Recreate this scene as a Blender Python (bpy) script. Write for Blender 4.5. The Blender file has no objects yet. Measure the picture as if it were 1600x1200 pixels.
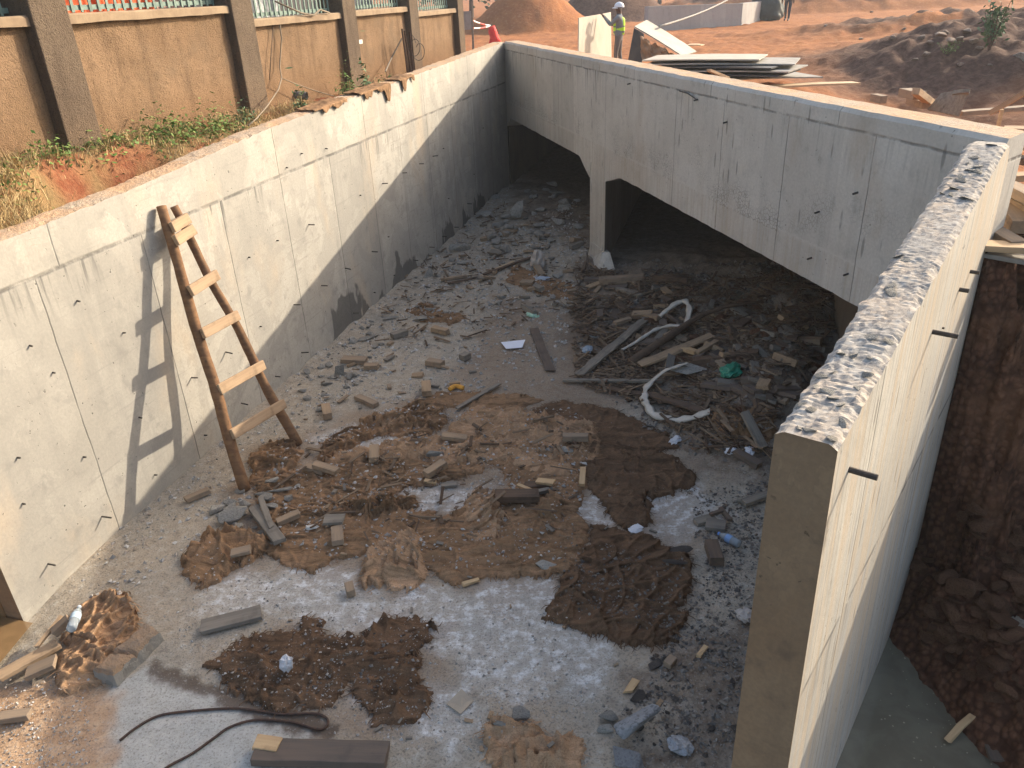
import bpy, bmesh, math, random
import numpy as np
from mathutils import Vector, Matrix

# ------------------------------------------------------------------ camera, world, sun, exposure
scene = bpy.context.scene
COL = scene.collection
FPX, PITCH, ROLL, CAMZ = 1208.4, 0.470475, 0.04529, 4.2
fwd = np.array([0, math.cos(PITCH), -math.sin(PITCH)])
_r = np.array([1.0, 0, 0]); _d = np.cross(fwd, _r)
rgt = math.cos(ROLL)*_r + math.sin(ROLL)*_d
dwn = -math.sin(ROLL)*_r + math.cos(ROLL)*_d
CAM = np.array([0, 0, CAMZ])
cd = bpy.data.cameras.new('camera'); cam = bpy.data.objects.new('camera', cd); COL.objects.link(cam)
cd.sensor_fit = 'HORIZONTAL'; cd.sensor_width = 36; cd.lens = FPX/1600*36
cd.clip_start = 0.05; cd.clip_end = 2000
cam.matrix_world = Matrix(((rgt[0], -dwn[0], -fwd[0], 0), (rgt[1], -dwn[1], -fwd[1], 0), (rgt[2], -dwn[2], -fwd[2], CAMZ), (0, 0, 0, 1)))
scene.camera = cam

SUN_AZ, SUN_EL = math.radians(56.5), math.radians(24.5)
world = bpy.data.worlds.new('World'); scene.world = world; world.use_nodes = True
wn = world.node_tree; wn.nodes.clear()
sky = wn.nodes.new('ShaderNodeTexSky'); sky.sky_type = 'NISHITA'; sky.sun_disc = False
sky.sun_elevation = SUN_EL; sky.sun_rotation = SUN_AZ
sky.air_density = 1.0; sky.dust_density = 4.0; sky.ozone_density = 0.7
bg = wn.nodes.new('ShaderNodeBackground'); bg.inputs['Strength'].default_value = 0.15
wo = wn.nodes.new('ShaderNodeOutputWorld')
wn.links.new(sky.outputs[0], bg.inputs[0]); wn.links.new(bg.outputs[0], wo.inputs[0])
sl = bpy.data.lights.new('sun', 'SUN'); sun = bpy.data.objects.new('sun', sl); COL.objects.link(sun)
sl.energy = 3.0; sl.angle = math.radians(0.5); sl.color = (1.0, 0.88, 0.71)
sdir = Vector((math.sin(SUN_AZ)*math.cos(SUN_EL), math.cos(SUN_AZ)*math.cos(SUN_EL), math.sin(SUN_EL)))
sun.rotation_euler = sdir.to_track_quat('Z', 'Y').to_euler()
scene.view_settings.view_transform = 'Standard'; scene.view_settings.look = 'None'
scene.view_settings.exposure = 1.2; scene.view_settings.gamma = 1.0
scene.cycles.use_denoising = True
scene.cycles.max_bounces = 8; scene.cycles.diffuse_bounces = 6

rng = np.random.default_rng(11); random.seed(11)

# ------------------------------------------------------------------ noise
def _h(ix, iy, s):
    n = (ix.astype(np.int64)*374761393 + iy.astype(np.int64)*668265263 + s*974634777) & 0xffffffff
    n = ((n ^ (n >> 13))*1274126177) & 0xffffffff
    n = n ^ (n >> 16)
    return (n & 0xffff)/65536.0*2*math.pi
def pn(x, y, s=0):
    x = np.asarray(x, float); y = np.asarray(y, float)
    ix = np.floor(x); iy = np.floor(y); fx = x-ix; fy = y-iy
    ix = ix.astype(np.int64); iy = iy.astype(np.int64)
    u = fx*fx*fx*(fx*(fx*6-15)+10); v = fy*fy*fy*(fy*(fy*6-15)+10)
    def g(a, b):
        t = _h(ix+a, iy+b, s); return np.cos(t)*(fx-a)+np.sin(t)*(fy-b)
    return ((g(0,0)*(1-u)+g(1,0)*u)*(1-v)+(g(0,1)*(1-u)+g(1,1)*u)*v)*1.5
def fbm(x, y, s=0, o=4, gain=.5):
    t = 0; a = 1.0; f = 1.0
    for k in range(o):
        t = t+a*pn(x*f+13.7*k, y*f-7.3*k, s+k*17); a *= gain; f *= 2.03
    return t
def sstep(a, b, x):
    t = np.clip((x-a)/(b-a), 0, 1); return t*t*(3-2*t)

# ------------------------------------------------------------------ the place's axes
C0 = np.array([.16, 18.36, 0])                                  # foot of the sharp corner of the channel
def ax(deg):
    a = math.radians(deg); return np.array([math.sin(a), math.cos(a), 0])
dl = ax(16.58); nl = np.array([dl[1], -dl[0], 0])                 # left wall: along, into the channel
dh = -ax(-13.1); nh = np.array([-dh[1], dh[0], 0])                # headwall: corner -> right end, behind
NR = np.array([.97, 2.46, 0]); FR = np.array([3.2, 5.34, 0])
dr = (FR-NR)/np.linalg.norm(FR-NR); nr = np.array([dr[1], -dr[0], 0])   # right wall: along, outwards
def ray(px, py):
    v = (px-800)/FPX*rgt+(py-600)/FPX*dwn+fwd; return v/np.linalg.norm(v)
def at(px, py, z=0.0):
    v = ray(px, py); return CAM+v*((z-CAMZ)/v[2])
def onplane(px, py, P, n):
    v = ray(px, py); return CAM+v*(((P-CAM)@n)/(v@n))
def gauss(x, y, cx, cy, sx, sy, rot=0):
    c, s = math.cos(rot), math.sin(rot); dx = x-cx; dy = y-cy
    return np.exp(-(((c*dx+s*dy)/sx)**2+((-s*dx+c*dy)/sy)**2))
def floor_h(x, y):
    x = np.asarray(x, float); y = np.asarray(y, float)
    pl = (x-C0[0])*nl[0]+(y-C0[1])*nl[1]
    pr = (x-NR[0])*nr[0]+(y-NR[1])*nr[1]
    z = 0.006*fbm(x*2.2, y*2.2, 5, 3)
    z = z+0.07*np.exp(-np.maximum(pl, 0)/.18)*sstep(6, 8.5, y)*(.7+.6*pn(x*3, y*3, 9))
    z = z+0.20*gauss(x, y, .9, 16.2, 1.5, 2.4)*(1+.5*pn(x*2, y*2, 3))
    hp = .42*gauss(x, y, 3.75, 9.0, 1.05, 2.0, -.5)+.30*gauss(x, y, 2.75, 7.1, .55, 1.0, -.5)+.20*gauss(x, y, 3.2, 11.5, 1.6, 1.8)
    z = z+hp*(1+.30*fbm(x*2.3, y*2.3, 21, 3))
    z = z+.05*gauss(x, y, 1.35, 4.0, .35, .9, -.5)
    far = sstep(-1.5, 3.5, (x-C0[0])*nh[0]+(y-C0[1])*nh[1])
    z = z+far*.12
    return z
def fat(px, py, dz=0.0):
    z = 0.0
    for _ in range(12):
        P = at(px, py, z+dz); z = .5*z+.5*float(floor_h(P[0], P[1]))
    P = at(px, py, z+dz); P[2] = float(floor_h(P[0], P[1]))+dz
    return P

# ------------------------------------------------------------------ objects
def tag(o, label=None, cat=None, group=None, kind=None):
    if label: o['label'] = label
    if cat: o['category'] = cat
    if group: o['group'] = group
    if kind: o['kind'] = kind
    return o
def empty(name, loc, label, cat, group=None, rz=0):
    o = bpy.data.objects.new(name, None); COL.objects.link(o); o.location = loc; o.rotation_euler = (0, 0, rz)
    o.empty_display_size = .1
    return tag(o, label, cat, group)
class MB:
    def __init__(s): s.v = []; s.f = []; s.m = []
    def add(s, vs, fs, mi=0):
        b = len(s.v); s.v += [tuple(map(float, v)) for v in vs]
        s.f += [tuple(i+b for i in f) for f in fs]; s.m += [mi]*len(fs); return s
    def box(s, c, size, R=None, jit=0, mi=0):
        R = Matrix.Identity(3) if R is None else R
        vs = []
        for sx in (-.5, .5):
            for sy in (-.5, .5):
                for sz in (-.5, .5):
                    p = Vector((sx*size[0]+random.uniform(-jit, jit), sy*size[1]+random.uniform(-jit, jit), sz*size[2]+random.uniform(-jit, jit)))
                    vs.append(R @ p+Vector(c))
        return s.add(vs, [(0,1,3,2),(4,6,7,5),(0,4,5,1),(2,3,7,6),(0,2,6,4),(1,5,7,3)], mi)
    def tube(s, pts, r, n=8, cap=True, wob=0, flat=1.0, mi=0):
        pts = [Vector(p) for p in pts]; rs = r if hasattr(r, '__len__') else [r]*len(pts)
        vs = []; up = Vector((0, 0, 1))
        prev = None
        for i, p in enumerate(pts):
            t = (pts[min(i+1, len(pts)-1)]-pts[max(i-1, 0)]).normalized()
            if prev is None:
                a = t.cross(up)
                if a.length < .05: a = t.cross(Vector((1, 0, 0)))
            else: a = prev-t*prev.dot(t)
            a.normalize(); b = t.cross(a); prev = a
            for k in range(n):
                th = 2*math.pi*k/n; rr = rs[i]*(1+wob*random.uniform(-1, 1))
                vs.append(p+a*math.cos(th)*rr+b*math.sin(th)*rr*flat)
        fs = []
        for i in range(len(pts)-1):
            for k in range(n):
                k2 = (k+1) % n; fs.append((i*n+k, i*n+k2, (i+1)*n+k2, (i+1)*n+k))
        if cap:
            fs.append(tuple(range(n))[::-1]); fs.append(tuple((len(pts)-1)*n+k for k in range(n)))
        return s.add(vs, fs, mi)
    def grid(s, X, Y, Z, mi=0):
        h, w = X.shape
        vs = np.stack([X.ravel(), Y.ravel(), Z.ravel()], 1)
        idx = np.arange(h*w).reshape(h, w)
        fs = np.stack([idx[:-1, :-1].ravel(), idx[:-1, 1:].ravel(), idx[1:, 1:].ravel(), idx[1:, :-1].ravel()], 1)
        b = len(s.v); s.v += [tuple(v) for v in vs.tolist()]; s.f += [tuple(f) for f in (fs+b).tolist()]; s.m += [mi]*len(fs)
        return s
    def mesh(s, name, mats, smooth=False):
        me = bpy.data.meshes.new(name); me.from_pydata(s.v, [], s.f)
        for m in (mats if isinstance(mats, (list, tuple)) else [mats]): me.materials.append(m)
        if any(s.m): me.polygons.foreach_set('material_index', s.m)
        if smooth: me.polygons.foreach_set('use_smooth', [True]*len(me.polygons))
        me.update(); return me
    def build(s, name, mats, parent=None, smooth=False, loc=None, rot=None, bevel=0):
        o = bpy.data.objects.new(name, s.mesh(name, mats, smooth)); COL.objects.link(o)
        if parent is not None: o.parent = parent
        if loc is not None: o.location = loc
        if rot is not None: o.rotation_euler = rot
        if bevel:
            m = o.modifiers.new('bevel', 'BEVEL'); m.width = bevel; m.segments = 2; m.limit_method = 'ANGLE'
        return o
def npmesh(name, V, F, mat, smooth=True):
    me = bpy.data.meshes.new(name)
    V = np.asarray(V, np.float32); F = np.asarray(F, np.int32)
    me.vertices.add(len(V)); me.vertices.foreach_set('co', V.ravel())
    n = F.shape[1]
    me.loops.add(F.size); me.loops.foreach_set('vertex_index', F.ravel())
    me.polygons.add(len(F)); me.polygons.foreach_set('loop_start', np.arange(0, F.size, n, dtype=np.int32))
    me.polygons.foreach_set('loop_total', np.full(len(F), n, np.int32))
    me.polygons.foreach_set('use_smooth', np.full(len(F), smooth))
    me.update(calc_edges=True); me.validate()
    for m in (mat if isinstance(mat, (list, tuple)) else [mat]): me.materials.append(m)
    return me
def gridfaces(h, w, keep=None):
    idx = np.arange(h*w).reshape(h, w)
    F = np.stack([idx[:-1, :-1].ravel(), idx[:-1, 1:].ravel(), idx[1:, 1:].ravel(), idx[1:, :-1].ravel()], 1)
    return F if keep is None else F[keep.ravel()]
def compact(V, F):
    u, inv = np.unique(F, return_inverse=True); return V[u], inv.reshape(F.shape), u
def attr(me, name, vals):
    a = me.attributes.new(name, 'FLOAT', 'POINT'); a.data.foreach_set('value', np.asarray(vals, np.float32))
def obj(name, me, loc=None, parent=None):
    o = bpy.data.objects.new(name, me); COL.objects.link(o)
    if loc is not None: o.location = loc
    if parent is not None: o.parent = parent
    return o
def sdf_poly(X, Y, poly):
    P = np.asarray(poly, float); d = np.full(X.shape, 1e9); ins = np.zeros(X.shape, bool)
    for i in range(len(P)):
        a = P[i]; b = P[(i+1) % len(P)]; e = b-a
        wx = X-a[0]; wy = Y-a[1]
        t = np.clip((wx*e[0]+wy*e[1])/max(e@e, 1e-12), 0, 1)
        d = np.minimum(d, np.hypot(wx-e[0]*t, wy-e[1]*t))
        c = (a[1] > Y) != (b[1] > Y)
        with np.errstate(divide='ignore', invalid='ignore'):
            ins ^= c & (X < (b[0]-a[0])*(Y-a[1])/(b[1]-a[1]+1e-15)+a[0])
    return np.where(ins, -d, d)
def pxpoly(pts, z=0.0): return [tuple((fat(*p) if z == 0 else at(p[0], p[1], z))[:2]) for p in pts]

# ------------------------------------------------------------------ materials
class Mat:
    def __init__(s, name, rough=.9, spec=.25):
        s.m = bpy.data.materials.new(name); s.m.use_nodes = True; s.t = s.m.node_tree
        s.b = s.t.nodes['Principled BSDF']; s.b.inputs['Roughness'].default_value = rough
        s.b.inputs['Specular IOR Level'].default_value = spec
        tc = s.t.nodes.new('ShaderNodeTexCoord'); s.obj = tc.outputs['Object']; s.gen = tc.outputs['Generated']
        s.geo = None
    def n(s, ty, **kw):
        nd = s.t.nodes.new(ty)
        for k, v in kw.items(): setattr(nd, k, v)
        return nd
    def lk(s, a, b):
        if isinstance(a, (int, float)): b.default_value = a
        elif isinstance(a, tuple): b.default_value = a if len(a) == 4 or b.type == 'VECTOR' else (*a, 1)
        else: s.t.links.new(a, b)
    def pos(s):
        if s.geo is None: s.geo = s.n('ShaderNodeNewGeometry')
        return s.geo.outputs['Position']
    def math(s, op, a, b=0.0, c=None, clamp=False):
        nd = s.n('ShaderNodeMath', operation=op, use_clamp=clamp); s.lk(a, nd.inputs[0]); s.lk(b, nd.inputs[1])
        if c is not None: s.lk(c, nd.inputs[2])
        return nd.outputs[0]
    def mp(s, v, scale=(1,1,1), loc=(0,0,0), rot=(0,0,0)):
        nd = s.n('ShaderNodeMapping'); s.lk(v, nd.inputs[0]); nd.inputs[1].default_value = loc; nd.inputs[2].default_value = rot; nd.inputs[3].default_value = scale
        return nd.outputs[0]
    def noise(s, v, scale, detail=5, rough=.55, dist=0.0):
        nd = s.n('ShaderNodeTexNoise'); s.lk(v, nd.inputs['Vector']); nd.inputs['Scale'].default_value = scale
        nd.inputs['Detail'].default_value = detail; nd.inputs['Roughness'].default_value = rough; nd.inputs['Distortion'].default_value = dist
        return nd.outputs['Fac']
    def voro(s, v, scale, feat='F1', out='Distance', rnd=1.0):
        nd = s.n('ShaderNodeTexVoronoi', feature=feat); s.lk(v, nd.inputs['Vector']); nd.inputs['Scale'].default_value = scale
        nd.inputs['Randomness'].default_value = rnd
        return nd.outputs[out]
    def ramp(s, f, a, b, lo=0.0, hi=1.0):
        nd = s.n('ShaderNodeMapRange', interpolation_type='SMOOTHSTEP'); s.lk(f, nd.inputs[0])
        nd.inputs[1].default_value = a; nd.inputs[2].default_value = b; nd.inputs[3].default_value = lo; nd.inputs[4].default_value = hi
        return nd.outputs[0]
    def mix(s, f, a, b, mode='MIX'):
        nd = s.n('ShaderNodeMix', data_type='RGBA', blend_type=mode); s.lk(f, nd.inputs[0]); s.lk(a, nd.inputs[6]); s.lk(b, nd.inputs[7])
        return nd.outputs[2]
    def xyz(s, v):
        nd = s.n('ShaderNodeSeparateXYZ'); s.lk(v, nd.inputs[0]); return nd.outputs
    def at(s, name):
        return s.n('ShaderNodeAttribute', attribute_name=name).outputs['Fac']
    def rnd(s): return s.n('ShaderNodeObjectInfo').outputs['Random']
    def bump(s, h, strength=.5, dist=.01):
        nd = s.n('ShaderNodeBump'); nd.inputs['Strength'].default_value = strength; nd.inputs['Distance'].default_value = dist
        s.lk(h, nd.inputs['Height']); s.t.links.new(nd.outputs[0], s.b.inputs['Normal'])
    def col(s, c): s.lk(c, s.b.inputs['Base Color']); return s
    def done(s): return s.m

def simple(name, c1, c2, scale=8, rough=.85, bump=.3, bd=.004, stretch=(1,1,1), spec=.25, rnd=.0, metal=0):
    m = Mat(name, rough, spec)
    v = m.mp(m.obj, stretch)
    f = m.noise(v, scale, 6, .6)
    c = m.mix(m.ramp(f, .3, .7), c1, c2)
    if rnd:
        c = m.mix(m.math('MULTIPLY', m.rnd(), rnd), c, tuple(x*.45 for x in c1))
    m.col(c); m.bump(f, bump, bd)
    m.b.inputs['Metallic'].default_value = metal
    return m.done()

def concrete(name, base, pale, dark, joints=(), pour=None, pour_w=.012, boards=0.0, streak=.5, pits=.6, blotch=.5, damp=0.0, wpat=0.0, slash=0.0, joint_hi=None, flake_top=False, band=None, tan=None, grain=0.0):
    m = Mat(name, .88, .3)
    X, Y, Z = m.xyz(m.obj)[:3]
    n1 = m.noise(m.obj, .9, 6, .6, .6)
    n2 = m.noise(m.obj, 5.5, 8, .65, .3)
    n3 = m.noise(m.obj, 38, 4, .6)
    c = m.mix(m.ramp(n1, .36, .64), base, pale)
    ns = m.noise(m.mp(m.obj, (4.5, 4.5, .35)), 1.0, 6, .65)
    c = m.mix(m.math('MULTIPLY', m.ramp(ns, .5, .75), streak), c, dark)
    c = m.mix(m.math('MULTIPLY', m.ramp(n2, .52, .72), blotch), c, dark)
    c = m.mix(m.math('MULTIPLY', m.ramp(n2, .5, .33), .35), c, pale)
    pw = m.n('ShaderNodeTexWhiteNoise', noise_dimensions='2D'); cx = m.n('ShaderNodeCombineXYZ'); m.lk(m.math('FLOOR', m.math('DIVIDE', m.math('ADD', X, 14.4), 1.2)), cx.inputs[0])
    m.lk(m.math('FLOOR', m.math('DIVIDE', Z, pour if pour else 9.0)), cx.inputs[1]); m.lk(cx.outputs[0], pw.inputs['Vector'])
    c = m.mix(m.math('MULTIPLY', m.ramp(pw.outputs['Value'], .35, 1.0), .38), c, dark)
    if boards:
        nb = m.noise(m.mp(m.obj, (.9, .9, 26)), 1.0, 5, .7)
        c = m.mix(m.math('MULTIPLY', m.ramp(nb, .55, .72), boards), c, dark)
    if wpat:
        nw = m.noise(m.mp(m.obj, (1, 1, .8), (7, 3, 2)), 1.5, 7, .6, 1.2)
        e = m.ramp(nw, .5, .53)
        c = m.mix(m.math('MULTIPLY', e, wpat), c, m.mix(.5, dark, base))
        tl = m.ramp(m.math('ABSOLUTE', m.math('SUBTRACT', nw, .515)), .012, .002); c = m.mix(m.math('MULTIPLY', tl, wpat*.35), c, dark)
    if tan:
        nt = m.noise(m.mp(m.obj, (1.2, 1.2, .5), (3, 9, 4)), 1.1, 6, .6)
        c = m.mix(m.math('MULTIPLY', m.ramp(nt, .52, .74), .7), c, tan)
    if grain:
        g1_ = m.noise(m.mp(m.obj, (34, 34, .55), (0, 0, 0), (0, math.radians(4), 0)), 1.0, 6, .7, .6); g2_ = m.noise(m.mp(m.obj, (11, 11, .4), (2, 2, 2), (0, math.radians(3), 0)), 1.0, 5, .65)
        c = m.mix(m.math('MULTIPLY', m.ramp(g1_, .48, .62), grain), c, dark); c = m.mix(m.math('MULTIPLY', m.ramp(g2_, .47, .60), grain*.9), c, tan); c = m.mix(m.math('MULTIPLY', m.ramp(g2_, .47, .34), grain*.6), c, (.42,.40,.37))
    hole = m.math('MULTIPLY', m.ramp(m.voro(m.obj, 9.0), .10, .045), m.ramp(m.noise(m.obj, 2.3, 2), .5, .58))
    pv = m.math('MULTIPLY', m.ramp(m.noise(m.obj, 21, 3, .6), .655, .70), m.ramp(m.noise(m.obj, 1.7, 3), .42, .6))
    mark = m.math('MAXIMUM', m.math('MULTIPLY', hole, pits), m.math('MULTIPLY', pv, pits))
    if slash:
        sv = m.voro(m.mp(m.obj, (9, 9, 1.7)), 1.0)
        sm = m.math('MULTIPLY', m.ramp(sv, .19, .10), m.ramp(m.noise(m.mp(m.obj, (1, 1, 1), (5, 5, 5)), 1.9, 3), .43, .55))
        mark = m.math('MAXIMUM', mark, m.math('MULTIPLY', sm, slash))
    wob = m.math('MULTIPLY', m.math('SUBTRACT', m.noise(m.obj, 3.0, 4), .5), .03)
    line = None
    for j in joints:
        j0, lo, hi = j if isinstance(j, tuple) else (j, -1, pour if pour else 9)
        d = m.math('ABSOLUTE', m.math('SUBTRACT', m.math('ADD', X, wob), j0))
        w = m.ramp(d, .010, .002)
        w = m.math('MULTIPLY', w, m.math('MULTIPLY', m.math('GREATER_THAN', Z, lo), m.math('LESS_THAN', Z, hi)))
        line = w if line is None else m.math('MAXIMUM', line, w)
    if pour:
        d = m.math('ABSOLUTE', m.math('SUBTRACT', m.math('ADD', Z, wob), pour))
        w = m.math('MULTIPLY', m.ramp(d, pour_w*2.2, pour_w*.4), m.ramp(m.noise(m.obj, 6, 4), .3, .55))
        line = w if line is None else m.math('MAXIMUM', line, w)
        # drips and spatter just under the pour line
        dz = m.math('SUBTRACT', pour, Z)
        dr_ = m.math('MULTIPLY', m.ramp(dz, .5, .0), m.math('GREATER_THAN', dz, 0.0))
        dr_ = m.math('MULTIPLY', dr_, m.ramp(m.noise(m.mp(m.obj, (16, 16, 1.2)), 1, 4), .52, .64))
        c = m.mix(m.math('MULTIPLY', m.math('MULTIPLY', dr_, .9), m.ramp(m.noise(m.obj, .8, 3), .42, .6)), c, tuple(x*.6 for x in dark))
    if band:
        z0, amt = band
        dz = m.math('SUBTRACT', Z, z0)
        hb = m.math('MULTIPLY', m.ramp(dz, .75, .05), m.math('GREATER_THAN', dz, -.03))
        hv = m.ramp(m.voro(m.obj, 26.0, 'DISTANCE_TO_EDGE'), .10, .02)
        hv = m.math('MULTIPLY', m.math('MULTIPLY', hv, hb), m.ramp(m.noise(m.obj, 1.3, 4), .46, .6))
        mark = m.math('MAXIMUM', mark, m.math('MULTIPLY', hv, amt))
        dd = m.ramp(m.math('ABSOLUTE', m.math('ADD', dz, wob)), .03, .004)
        c = m.mix(m.math('MULTIPLY', dd, .45), c, pale)
        # board-marked soffit beam
        c = m.mix(m.math('MULTIPLY', m.math('LESS_THAN', dz, 0.0), m.ramp(m.noise(m.mp(m.obj, (18, 18, .5)), 1, 5), .4, .7, 0, .55)), c, tan or dark)
    if damp:
        nd = m.noise(m.mp(m.obj, (1, 1, .5)), 1.1, 4, .6)
        dm = m.math('MULTIPLY', m.ramp(m.math('SUBTRACT', Z, m.math('MULTIPLY', m.math('SUBTRACT', nd, .48), 3.2)), .12, .02), damp)
        dm = m.math('MULTIPLY', dm, m.math('GREATER_THAN', X, -9.0))
        c = m.mix(dm, c, tuple(x*.28 for x in dark))
    c = m.mix(m.math('MULTIPLY', mark, .85), c, tuple(x*.22 for x in dark))
    if line is not None: c = m.mix(m.math('MULTIPLY', m.math('MULTIPLY', line, .75), m.ramp(m.noise(m.obj, 2.2, 5, .65), .32, .56, .25, 1.0)), c, tuple(x*.30 for x in dark))
    c = m.mix(m.ramp(n3, .35, .65, .0, .22), c, dark)
    m.col(c)
    h = m.math('ADD', m.math('MULTIPLY', n2, .5), m.math('MULTIPLY', n3, .22))
    h = m.math('SUBTRACT', h, m.math('MULTIPLY', mark, .7))
    if line is not None: h = m.math('SUBTRACT', h, m.math('MULTIPLY', line, .6))
    m.bump(h, .55, .012)
    return m.done()
def earth(name, c1, c2, c3, scale=2.0):
    m = Mat(name, .95, .1)
    n1 = m.noise(m.obj, scale, 8, .62, .4); n2 = m.noise(m.obj, scale*14, 6, .65)
    c = m.mix(m.ramp(n1, .35, .65), c1, c2); c = m.mix(m.ramp(n2, .5, .72), c, c3)
    m.col(c); m.bump(m.math('ADD', n1, m.math('MULTIPLY', n2, .5)), .8, .05); return m.done()
def wood(name, c1, c2, scale=1.0, rough=.8, rnd=.35):
    m = Mat(name, rough, .2)
    g = m.noise(m.mp(m.obj, (2.0*scale, 30*scale, 30*scale)), 1.0, 6, .65, .5); g2 = m.noise(m.obj, 9, 5, .6)
    c = m.mix(m.ramp(g, .3, .7), c1, c2); c = m.mix(m.ramp(g2, .5, .75, 0, .6), c, tuple(x*.5 for x in c2))
    if rnd: c = m.mix(m.math('MULTIPLY', m.rnd(), rnd), c, (.17, .15, .13))
    knot = m.ramp(m.voro(m.obj, 7.0), .11, .06)
    c = m.mix(m.math('MULTIPLY', knot, .5), c, (.05, .035, .025))
    m.col(c); m.bump(m.math('ADD', g, m.math('MULTIPLY', g2, .5)), .5, .004); return m.done()

M = {}
M['wall_left'] = concrete('concrete_left', (.39,.36,.305), (.475,.44,.375), (.215,.205,.185), joints=[-13.2,-12.0,-10.8,-9.62,-8.4,-7.22,-6.1,-4.9,-3.7,-2.5,-1.3,(-12.95,2.39,9),(-9.62,2.39,9),(-7.26,2.39,9),(-4.95,2.39,9),(-2.6,2.39,9)], pour=2.39, boards=.5, streak=.5, pits=.85, blotch=.6, damp=.75, wpat=.4, tan=(.50,.40,.29))
M['wall_head'] = concrete('concrete_head', (.51,.465,.395), (.59,.545,.47), (.31,.28,.24), joints=[1.6,3.94,6.32,8.75,9.93,11.17,12.4,(2.6,3.06,9),(5.2,3.06,9),(7.4,3.06,9),(9.6,3.06,9),(11.9,3.06,9)], pour=3.06, pour_w=.008, streak=.45, pits=.7, blotch=.45, slash=.6, band=(1.99, .55), tan=(.40,.31,.22))
M['wall_right'] = concrete('concrete_right', (.45,.415,.35), (.53,.495,.425), (.29,.27,.235), joints=[(.62,-1,3),(2.4,-1,3)], pour=1.45, streak=.75, pits=.6, blotch=.3, slash=.5, wpat=.12, tan=(.47,.375,.27), grain=.85)
M['wall_end'] = concrete('concrete_end_face', (.33,.20,.105), (.40,.26,.145), (.15,.10,.065), streak=.3, pits=.6, blotch=.6, tan=(.30,.20,.11), wpat=.35)
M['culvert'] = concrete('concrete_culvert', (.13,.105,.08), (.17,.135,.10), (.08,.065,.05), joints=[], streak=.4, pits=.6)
M['far_concrete'] = concrete('concrete_far', (.37,.35,.33), (.43,.41,.38), (.25,.24,.23), streak=.5)
def rough_top():
    m = Mat('crushed_concrete_top', .95, .15)
    v = m.voro(m.mp(m.obj, (.8, 1.5, 1)), 34, 'F1', 'Color')
    n = m.noise(m.obj, 2.6, 6, .65); n2 = m.noise(m.obj, 30, 6, .7)
    vx = m.xyz(v)[0]
    c = m.mix(m.ramp(n, .38, .62), (.35,.32,.28), (.47,.38,.29))
    c = m.mix(m.math('MULTIPLY', m.ramp(vx, .62, .95), .6), c, (.13,.13,.135))
    c = m.mix(m.ramp(n2, .5, .64, 0, .7), c, (.52,.48,.42)); c = m.mix(m.ramp(n2, .46, .34, 0, .55), c, (.10,.10,.105))
    m.col(c); m.bump(m.math('ADD', n2, m.math('MULTIPLY', vx, .4)), .35, .007); return m.done()
M['rough_top'] = rough_top()
M['dust_top'] = earth('dusty_coping', (.55,.36,.22), (.46,.37,.28), (.34,.27,.2), 2.5)
M['red_earth'] = earth('red_earth', (.25,.085,.035), (.32,.13,.06), (.13,.05,.025), 3)
M['rebar'] = simple('rusty_steel', (.10,.055,.035), (.05,.035,.03), 40, .8, .3, .002)
M['tie'] = simple('dark_tie_steel', (.09,.075,.065), (.05,.045,.04), 30, .7)
M['timber'] = wood('sawn_timber', (.45,.31,.19), (.35,.235,.14), 1, .8, .12)
M['pole'] = wood('bark_pole', (.25,.135,.065), (.15,.08,.042), .7, .85, .1)
M['offcut'] = wood('weathered_offcut', (.42,.285,.165), (.30,.205,.125), 1, .85, .55)
M['greywood'] = wood('grey_weathered_wood', (.27,.23,.18), (.17,.145,.115), 1, .9, .4)
M['darkwood'] = wood('damp_wood', (.15,.095,.06), (.09,.062,.045), 1, .9, .5)
M['freshwood'] = wood('fresh_split_wood', (.58,.40,.22), (.48,.31,.16), 1, .8, .1)
M['ply'] = simple('plywood', (.50,.36,.22), (.42,.29,.17), 3, .8, .15, .002, (1, 1, 1))
M['plypale'] = simple('pale_plywood', (.46,.41,.34), (.38,.34,.28), 3, .85, .2, .002)
M['plygrey'] = simple('weathered_plywood', (.33,.31,.28), (.24,.225,.20), 5, .85, .2, .002)
M['plydark'] = simple('dark_ply_and_shade', (.05,.05,.055), (.08,.075,.07), 5, .6)

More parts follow.
